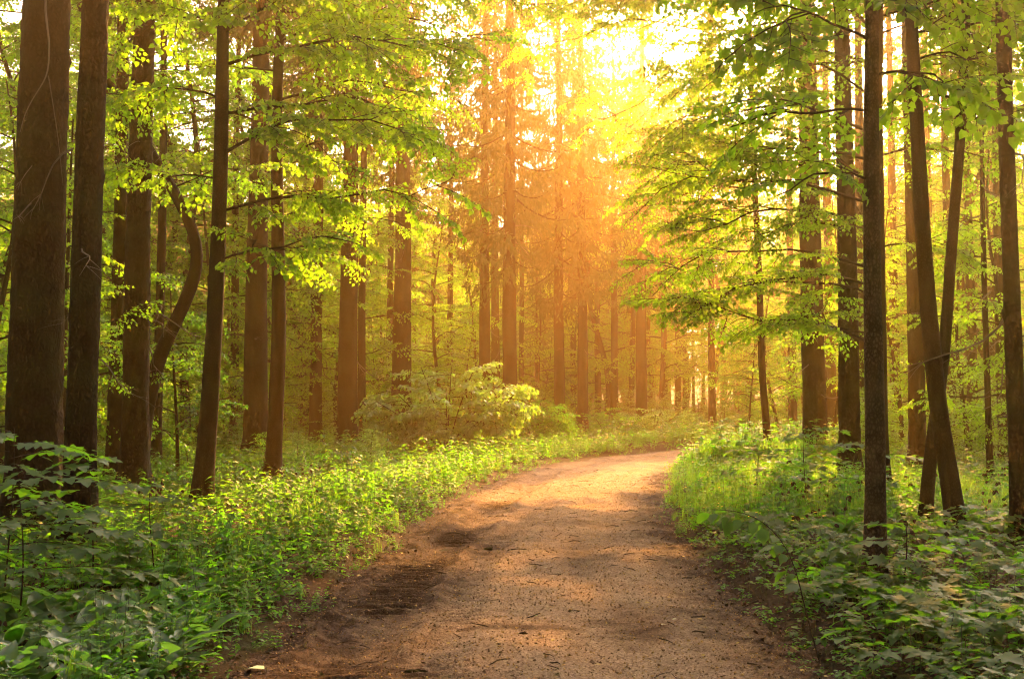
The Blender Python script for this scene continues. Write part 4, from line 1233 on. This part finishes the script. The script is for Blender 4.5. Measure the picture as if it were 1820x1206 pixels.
# understory between 22 and 75 m, denser on the left
n = 700
y = 24 + 52 * r.rand(n); x = r.uniform(-0.56, 0.56, n) * y
k = clear_of_road(x, y, 4.2 + 0.02 * y) & ~((x > 3) & (x < 13) & (y < 62) & (y > 22) & (x < 0.30 * y))
k &= ~((x > -7) & (x < 0.12 * y) & (y < 36) & (x > -0.12 * y))
x, y = x[k], y[k]; m = len(x)
print('understory', m)
scatter('undergrowth', 'mass of leafy saplings and shrubs between the trunks', UNDER, np.stack([x, y, ground_h(x, y) - 0.03], 1), np.stack([r.randn(m) * 0.05, r.randn(m) * 0.05, r.rand(m) * 6.28], 1),
        np.where(y < 47, r.uniform(0.22, 0.5, m), r.uniform(0.4, 0.95, m) * (0.8 + y / 130)) * np.where(np.abs(x - (4 + 0.33 * (y - 45))) < 8, 0.45, 1.0), r.randint(0, 3, m))
n = 760
y = 58 + 90 * r.rand(n); x = r.uniform(-0.62, 0.62, n) * y
k = clear_of_road(x, y, 7) & ~((np.abs(x - 0.165 * y) < 1.6) & (y < 150)) & ~((np.abs(x - (5 + 0.34 * (y - 45))) < 9) & (y < 92))
x, y = x[k], y[k]; m = len(x)
xb, yb = r.uniform(-45, 45, 260), r.uniform(-50, 45, 260)
kb = (np.abs(road_dist(xb, yb)) > 4.5) & ((yb < -4) | (np.abs(xb) > 0.56 * yb + 5))
xm, ym = r.uniform(-40, 40, 120), r.uniform(42, 60, 120)
km = (xm < -15) | (xm > 25)
x, y = np.concatenate([x, xb[kb], xm[km]]), np.concatenate([y, yb[kb], ym[km]]); m = len(x)
idx = np.where(r.rand(m) < 0.6, r.randint(0, 2, m), 2 + r.randint(0, 2, m))
scatter('far_woodland', 'mass of broadleaf and spruce trees closing the view behind the nearer trunks', FAR, np.stack([x, y, ground_h(x, y) - 0.05], 1), np.stack([r.randn(m) * 0.02, r.randn(m) * 0.02, r.rand(m) * 6.28], 1),
        np.where((y > 50) & (y < 82), r.uniform(0.30, 0.55, m), r.uniform(0.8, 1.1, m)), idx)

# ------------------------------------------------------------------ near plants, leaf by leaf
def leaf_mesh(tmpl, mat, name='leaf'):
    acc = Acc(); acc.add(tmpl[0], tmpl[1]); return acc.mesh(name, [mat], True)
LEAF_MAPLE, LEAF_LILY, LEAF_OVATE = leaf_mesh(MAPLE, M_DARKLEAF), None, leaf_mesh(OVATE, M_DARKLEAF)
def lily_leaf():
    t = np.linspace(0, 1, 8); w = 0.19 * np.sin(np.pi * np.clip(t, 0.02, 1) ** 0.8) ** 0.8 + 0.004
    z = -0.30 * t ** 2.6
    V, T = [], []
    for i in range(8):
        V += [(-w[i], t[i], z[i] + w[i] * 0.45), (0, t[i], z[i]), (w[i], t[i], z[i] + w[i] * 0.45)]
    for i in range(7):
        a = i * 3
        for q in (0, 1):
            T += [(a + q, a + q + 1, a + q + 4), (a + q, a + q + 4, a + q + 3)]
    acc = Acc(); acc.add(V, T); return acc.mesh('leaf', [M_LILY], True)
LEAF_LILY = lily_leaf()

def leaf_obj(parent, me, p, d, n, s):
    d = Vector(d).normalized(); x = d.cross(Vector(n)).normalized(); z = x.cross(d)
    o = bpy.data.objects.new('leaf', me)
    COL.objects.link(o)
    o.parent = parent
    M = Matrix((x, d, z)).transposed().to_4x4()
    o.matrix_local = Matrix.Translation(p) @ M @ Matrix.Scale(s, 4)
    return o

def stem_obj(parent, path, r0, mat=None, name='stem'):
    acc = Acc(); V, T = tube(path, np.linspace(r0, r0 * 0.4, len(path)), 5); acc.add(V, T)
    return new_obj(name, acc.mesh(name, [mat or M_TWIG], True), parent)

# lily-of-the-valley patch in the lower left corner
rl = random.Random(31)
spots = []
tries = 0
while len(spots) < 90 and tries < 4000:
    tries += 1
    Y = rl.uniform(5.9, 8.7); px = rl.uniform(-40, 400 - (Y - 5.9) * 10)
    p = at(px, 1100, Y)
    if abs(road_dist(p.x, Y)[0]) < 2.0 + 0.1 * rl.random():
        continue
    if any((p.x - q[0]) ** 2 + (Y - q[1]) ** 2 < 0.012 for q in spots):
        continue
    spots.append((p.x, Y))
spots.sort(key=lambda q: q[1])
for q, (x, y) in enumerate(spots):
    o = empty('lily_plant', Vector((x, y, gh(x, y))), 'broad-leaved lily plant in the dark green patch at the lower left corner', 'plant', 'lily plants in the lower left corner')
    a0 = rl.uniform(0, 6.28)
    for k in range(rl.choice((2, 3, 3, 4))):
        a = a0 + k * 2.2 + rl.uniform(-0.4, 0.4)
        el = rl.uniform(0.35, 1.6)
        d = (math.cos(a), math.sin(a), el)
        leaf_obj(o, LEAF_LILY, Vector((0.012 * math.cos(a), 0.012 * math.sin(a), 0.0)), d, (-math.cos(a) * el, -math.sin(a) * el, 1), rl.uniform(0.22, 0.34))

# layered maple sapling at the left edge
def layered_sapling(label, px, Y, H, tiers, seed, me, leaf, name='maple_sapling', reach=0.9, azr=None, cat='young tree'):
    r = random.Random(seed)
    b = foot(px, Y)
    o = empty(name, b, label, cat)
    path = np.stack([0.03 * np.sin(np.linspace(0, 3, 8) + seed), 0.03 * np.cos(np.linspace(0, 3, 8) + seed), np.linspace(-0.04, H, 8)], 1)
    stem_obj(o, path, 0.008, name='stem')
    for t in range(tiers):
        zt = H * (0.40 + 0.6 * (t + 0.5) / tiers) 
        az = (r.uniform(*azr) if azr else t * 2.4 + r.uniform(-0.4, 0.4))
        L_ = reach * r.uniform(0.65, 1.1)
        h = np.array([math.cos(az), math.sin(az), 0]); s = np.array([-h[1], h[0], 0])
        tt = np.linspace(0, 1, 6)[:, None]
        bp = np.array([0, 0, zt]) + h * L_ * tt + np.array([0, 0, 0.16 * L_]) * tt - np.array([0, 0, 0.22 * L_]) * tt ** 2
        tw = stem_obj(o, bp, 0.0032, name='twig')
        n = int(L_ / leaf * 1.7)
        for k in range(n):
            q = 0.18 + 0.82 * (k + 0.3) / n
            i = q * 5; a = min(int(i), 4)
            p = bp[a] * (1 - (i - a)) + bp[a + 1] * (i - a)
            sd = (1 if k % 2 else -1) if k < n - 1 else 0.1
            d = h * 0.6 + s * sd * 0.9 + np.array([0, 0, r.uniform(-0.45, -0.05)])
            p2 = p + d * leaf * r.uniform(0.2, 0.7)
            leaf_obj(tw, me, Vector(p2), Vector(d), Vector((r.gauss(0, .16), r.gauss(0, .16), 1)), leaf * r.uniform(0.7, 1.2))
    return o
layered_sapling('layered maple sapling at the left edge, leaves before the massive trunk', 20, 8.6, 1.35, 16, 5, LEAF_MAPLE, 0.12, reach=1.1)
layered_sapling('low spreading maple sapling at the left edge beneath the taller one', 40, 8.0, 0.85, 13, 6, LEAF_MAPLE, 0.11, reach=1.0)
layered_sapling('broad maple seedling before the second dark trunk', 165, 9.6, 1.1, 8, 7, LEAF_MAPLE, 0.11, reach=0.7)
layered_sapling('small leafy sapling left of the foot of the slender leaning tree', 275, 10.2, 0.75, 6, 8, LEAF_MAPLE, 0.10, reach=0.5)
layered_sapling('pale leafy sapling before the first thick trunk of the right-hand row', 1430, 17, 1.25, 9, 9, LEAF_MAPLE, 0.13, reach=0.95)
layered_sapling('pale leafy sapling before the second thick trunk of the right-hand row', 1540, 15, 1.1, 8, 10, LEAF_MAPLE, 0.13, reach=0.9)
layered_sapling('thin sapling with layered leaves at the edge of the grass on the right', 1345, 19, 0.9, 8, 11, LEAF_MAPLE, 0.12, reach=0.8)
layered_sapling('leafy sapling at the foot of the thin front trunk', 1600, 9.0, 0.62, 7, 12, LEAF_MAPLE, 0.12, reach=0.55)

# arching branchlet with drooping ovate leaves beside the road on the right
r = random.Random(8)
b = foot(1450, 7.4)
o = empty('arching_sapling', b, 'arching sapling with large drooping oval leaves beside the road on the right', 'young tree')
pp = [np.array(p) - np.array(b) for p in (b, at(1432, 1085, 7.3), at(1412, 1000, 7.2), at(1385, 950, 7.15), at(1350, 920, 7.1), at(1310, 905, 7.05), at(1265, 905, 7.0))]
sp = smooth_path(pp, 20)
stem_obj(o, sp, 0.0048)
for k in range(26):
    q = 0.42 + 0.58 * k / 25
    i = q * 19; a = min(int(i), 18); p = sp[a] * (1 - (i - a)) + sp[a + 1] * (i - a)
    s = 1 if k % 2 else -1
    d = Vector((-0.5 + r.uniform(-0.5, 0.5), s * 0.7, r.uniform(-0.9, -0.1)))
    leaf_obj(o, LEAF_OVATE, Vector(p) + d * 0.04, d, Vector((r.gauss(0, .4), r.gauss(0, .4) - 0.3, 1)), r.uniform(0.085, 0.14))

# maple seedlings in the lower right corner
rl = random.Random(41)
spots = []
tries = 0
while len(spots) < 46 and tries < 4000:
    tries += 1
    Y = rl.uniform(6.0, 9.6); px = rl.uniform(1400, 1860)
    p = at(px, 1100, Y)
    if road_dist(p.x, Y)[0] < 1.95:
        continue
    if any((p.x - q[0]) ** 2 + (Y - q[1]) ** 2 < 0.03 for q in spots):
        continue
    spots.append((p.x, Y))
for q, (x, y) in enumerate(spots):
    o = empty('maple_seedling', Vector((x, y, gh(x, y))), 'knee-high maple seedling with flat lobed leaves in the lower right corner', 'seedling', 'maple seedlings in the lower right corner')
    h = rl.uniform(0.14, 0.40)
    stem_obj(o, np.stack([np.zeros(4), np.zeros(4), np.linspace(-0.02, h, 4)], 1), 0.004, M_STEM)
    a0 = rl.uniform(0, 6.28)
    for k in range(rl.choice((4, 5, 6))):
        a = a0 + k * 2.4
        s = rl.choice((rl.uniform(0.06, 0.09), rl.uniform(0.08, 0.14)))
        d = Vector((math.cos(a), math.sin(a), rl.uniform(-0.35, 0.05)))
        leaf_obj(o, LEAF_MAPLE, Vector((math.cos(a) * s * 0.5, math.sin(a) * s * 0.5, h * rl.uniform(0.75, 1.05))), d, Vector((rl.gauss(0, .15), rl.gauss(0, .15), 1)), s)

# fern right of the thin front trunk
def fern(label, px, Y, n, L_, seed):
    r = random.Random(seed)
    b = foot(px, Y)
    o = empty('fern', b, label, 'fern', 'ferns under the right-hand trees')
    for k in range(n):
        acc = Acc()
        a = k * 6.28 / n + r.uniform(-0.3, 0.3)
        h = np.array([math.cos(a), math.sin(a), 0]); s = np.array([-h[1], h[0], 0])
        t = np.linspace(0, 1, 24)[:, None]
        path = h * L_ * 0.75 * t + np.array([0, 0, 1.0]) * L_ * (0.85 * t - 0.55 * t * t)
        V, T = tube(path, np.linspace(0.004, 0.001, 24), 3); acc.add(V, T, 1)
        P, D, S = [], [], []
        for i in range(3, 24):
            for sd in (-1, 1):
                P.append(path[i]); D.append(s * sd + h * 0.35 + np.array([0, 0, -0.15])); S.append(L_ * 0.27 * math.sin(math.pi * (i / 24) ** 0.75) + 0.01)
        V, T = leaf_verts(LANCE, np.array(P), np.array(D), np.broadcast_to([0, 0, 1.0], (len(P), 3)), np.array(S)); acc.add(V, T, 0)
        new_obj('frond', acc.mesh('frond', [M_HERB, M_STEM]), o)
fern('feathery fern left of the thin front trunk', 1512, 13.0, 7, 0.6, 1)
fern('smaller fern between the crossing pair and the right edge', 1775, 13.5, 7, 0.55, 2)

# single things on the road
def ground_leaf(label, px, py, s, mat, rz):
    Y = EYE * F_PX / (py - HORIZON) * 1.03
    p = at(px, py, Y)
    V, T = leaf_verts(OVATE, np.zeros((1, 3)), np.array([[0, 1.0, 0.05]]), np.array([[0, 0.0, 1.0]]), np.array([s]))
    V[:, 2] += 0.006
    acc = Acc(); acc.add(V, T)
    o = new_obj('fallen_leaf', acc.mesh('fallen_leaf', [mat], True))
    o.location = (p.x, Y, road_z(p.x, Y) + 0.004); o.rotation_euler = (0, 0, rz)
    o['label'] = label; o['category'] = 'leaf'; o['group'] = 'fallen leaves on the road'
M_FRESH = plain('pale_fallen_leaf', (0.42, 0.46, 0.26), 0.6, 0.2)
M_GREENF = plain('green_fallen_leaf', (0.14, 0.22, 0.03), 0.5, 0.2)
ground_leaf('pale green fallen leaf at the bottom left edge of the road', 470, 1190, 0.13, M_FRESH, 1.2)
ground_leaf('small green leaf lying on the road beside the dark smear', 953, 1096, 0.05, M_GREENF, 0.4)
ground_leaf('tiny white-green leaf on the right of the road', 1203, 1100, 0.04, M_FRESH, 2.0)
ground_leaf('pale fallen leaf in the middle of the road', 970, 1003, 0.04, M_FRESH, 0.0)
ground_leaf('pale scrap of leaf right of the dark smear on the road', 1175, 1110, 0.04, M_FRESH, 5.0)

def clod(label, px, py, s, seed):
    Y = EYE * F_PX / (py - HORIZON) * 1.03
    p = at(px, py, Y)
    r = np.random.RandomState(seed)
    V, T = tube(np.stack([np.linspace(-1, 1, 9) * s, np.zeros(9), np.zeros(9)], 1), s * 0.42 * np.sqrt(np.clip(1 - np.linspace(-1, 1, 9) ** 2, 0.02, 1)), 9, 0.9, seed)
    V = V + r.randn(*V.shape) * s * 0.05
    acc = Acc(); acc.add(V, T)
    o = new_obj('soil_clod', acc.mesh('soil_clod', [M_GROUND]))
    o.location = (p.x, Y, road_z(p.x, Y) + s * 0.15); o.rotation_euler = (0, 0, r.rand() * 0.6 - 0.3)
    o['label'] = label; o['category'] = 'clod'
clod('dark lump of soil at the bottom edge of the road', 738, 1198, 0.075, 3)
clod('small dark clod of soil lying on the middle of the road', 930, 1124, 0.03, 4)
clod('long dark crumb of soil near the middle of the road', 868, 966, 0.05, 5)
def stick(label, px, py, L_, rz, seed):
    Y = EYE * F_PX / (py - HORIZON) * 1.03
    p = at(px, py, Y)
    t = np.linspace(-0.5, 0.5, 8)
    V, T = tube(np.stack([t * L_, 0.05 * L_ * np.sin(t * 7 + seed), 0.008 + 0.01 * np.cos(t * 5)], 1), np.linspace(0.007, 0.003, 8), 5, 0.3, seed)
    acc = Acc(); acc.add(V, T)
    o = new_obj('fallen_stick', acc.mesh('fallen_stick', [M_TWIG], True))
    o.location = (p.x, Y, road_z(p.x, Y) + 0.004); o.rotation_euler = (0, 0, rz)
    o['label'] = label; o['category'] = 'stick'; o['group'] = 'sticks on the road'
stick('dark stick lying across the left rut of the road', 805, 939, 0.28, 0.1, 1)
stick('short stick on the right of the road near the pale strip', 1122, 904, 0.22, -0.1, 2)
stick('bent stick on the road just past the middle', 1022, 953, 0.18, 0.05, 3)

# ------------------------------------------------------------------ haze added for the orange glow
hm, N, L = nodes_of('forest_haze')
ho = N.new('ShaderNodeOutputMaterial')
hv = N.new('ShaderNodeVolumePrincipled')
hv.inputs['Color'].default_value = (*HAZE_COLOR, 1)
hv.inputs['Density'].default_value = HAZE_DENSITY
hv.inputs['Anisotropy'].default_value = HAZE_ANISO
L.new(hv.outputs[0], ho.inputs['Volume'])
X0, X1, Y0, Y1, Z0, Z1 = -202, 202, -62, 202, -2.0, 30.0
HV = [(x, y, z) for z in (Z0, Z1) for y in (Y0, Y1) for x in (X0, X1)]
hme = bpy.data.meshes.new('haze')
hme.from_pydata(HV, [], [(0, 2, 3, 1), (4, 5, 7, 6), (0, 1, 5, 4), (2, 6, 7, 3), (0, 4, 6, 2), (1, 3, 7, 5)])
hme.materials.append(hm)
haze = new_obj('haze', hme)
haze['kind'] = 'stuff'; haze['label'] = 'added orange haze giving the forest air a warm glow'
for m in list(bpy.data.meshes):
    if m.users == 0:
        bpy.data.meshes.remove(m)
print('triangles', sum(len(m.polygons) for m in bpy.data.meshes), sorted([(len(m.polygons), m.name) for m in bpy.data.meshes])[-30:])
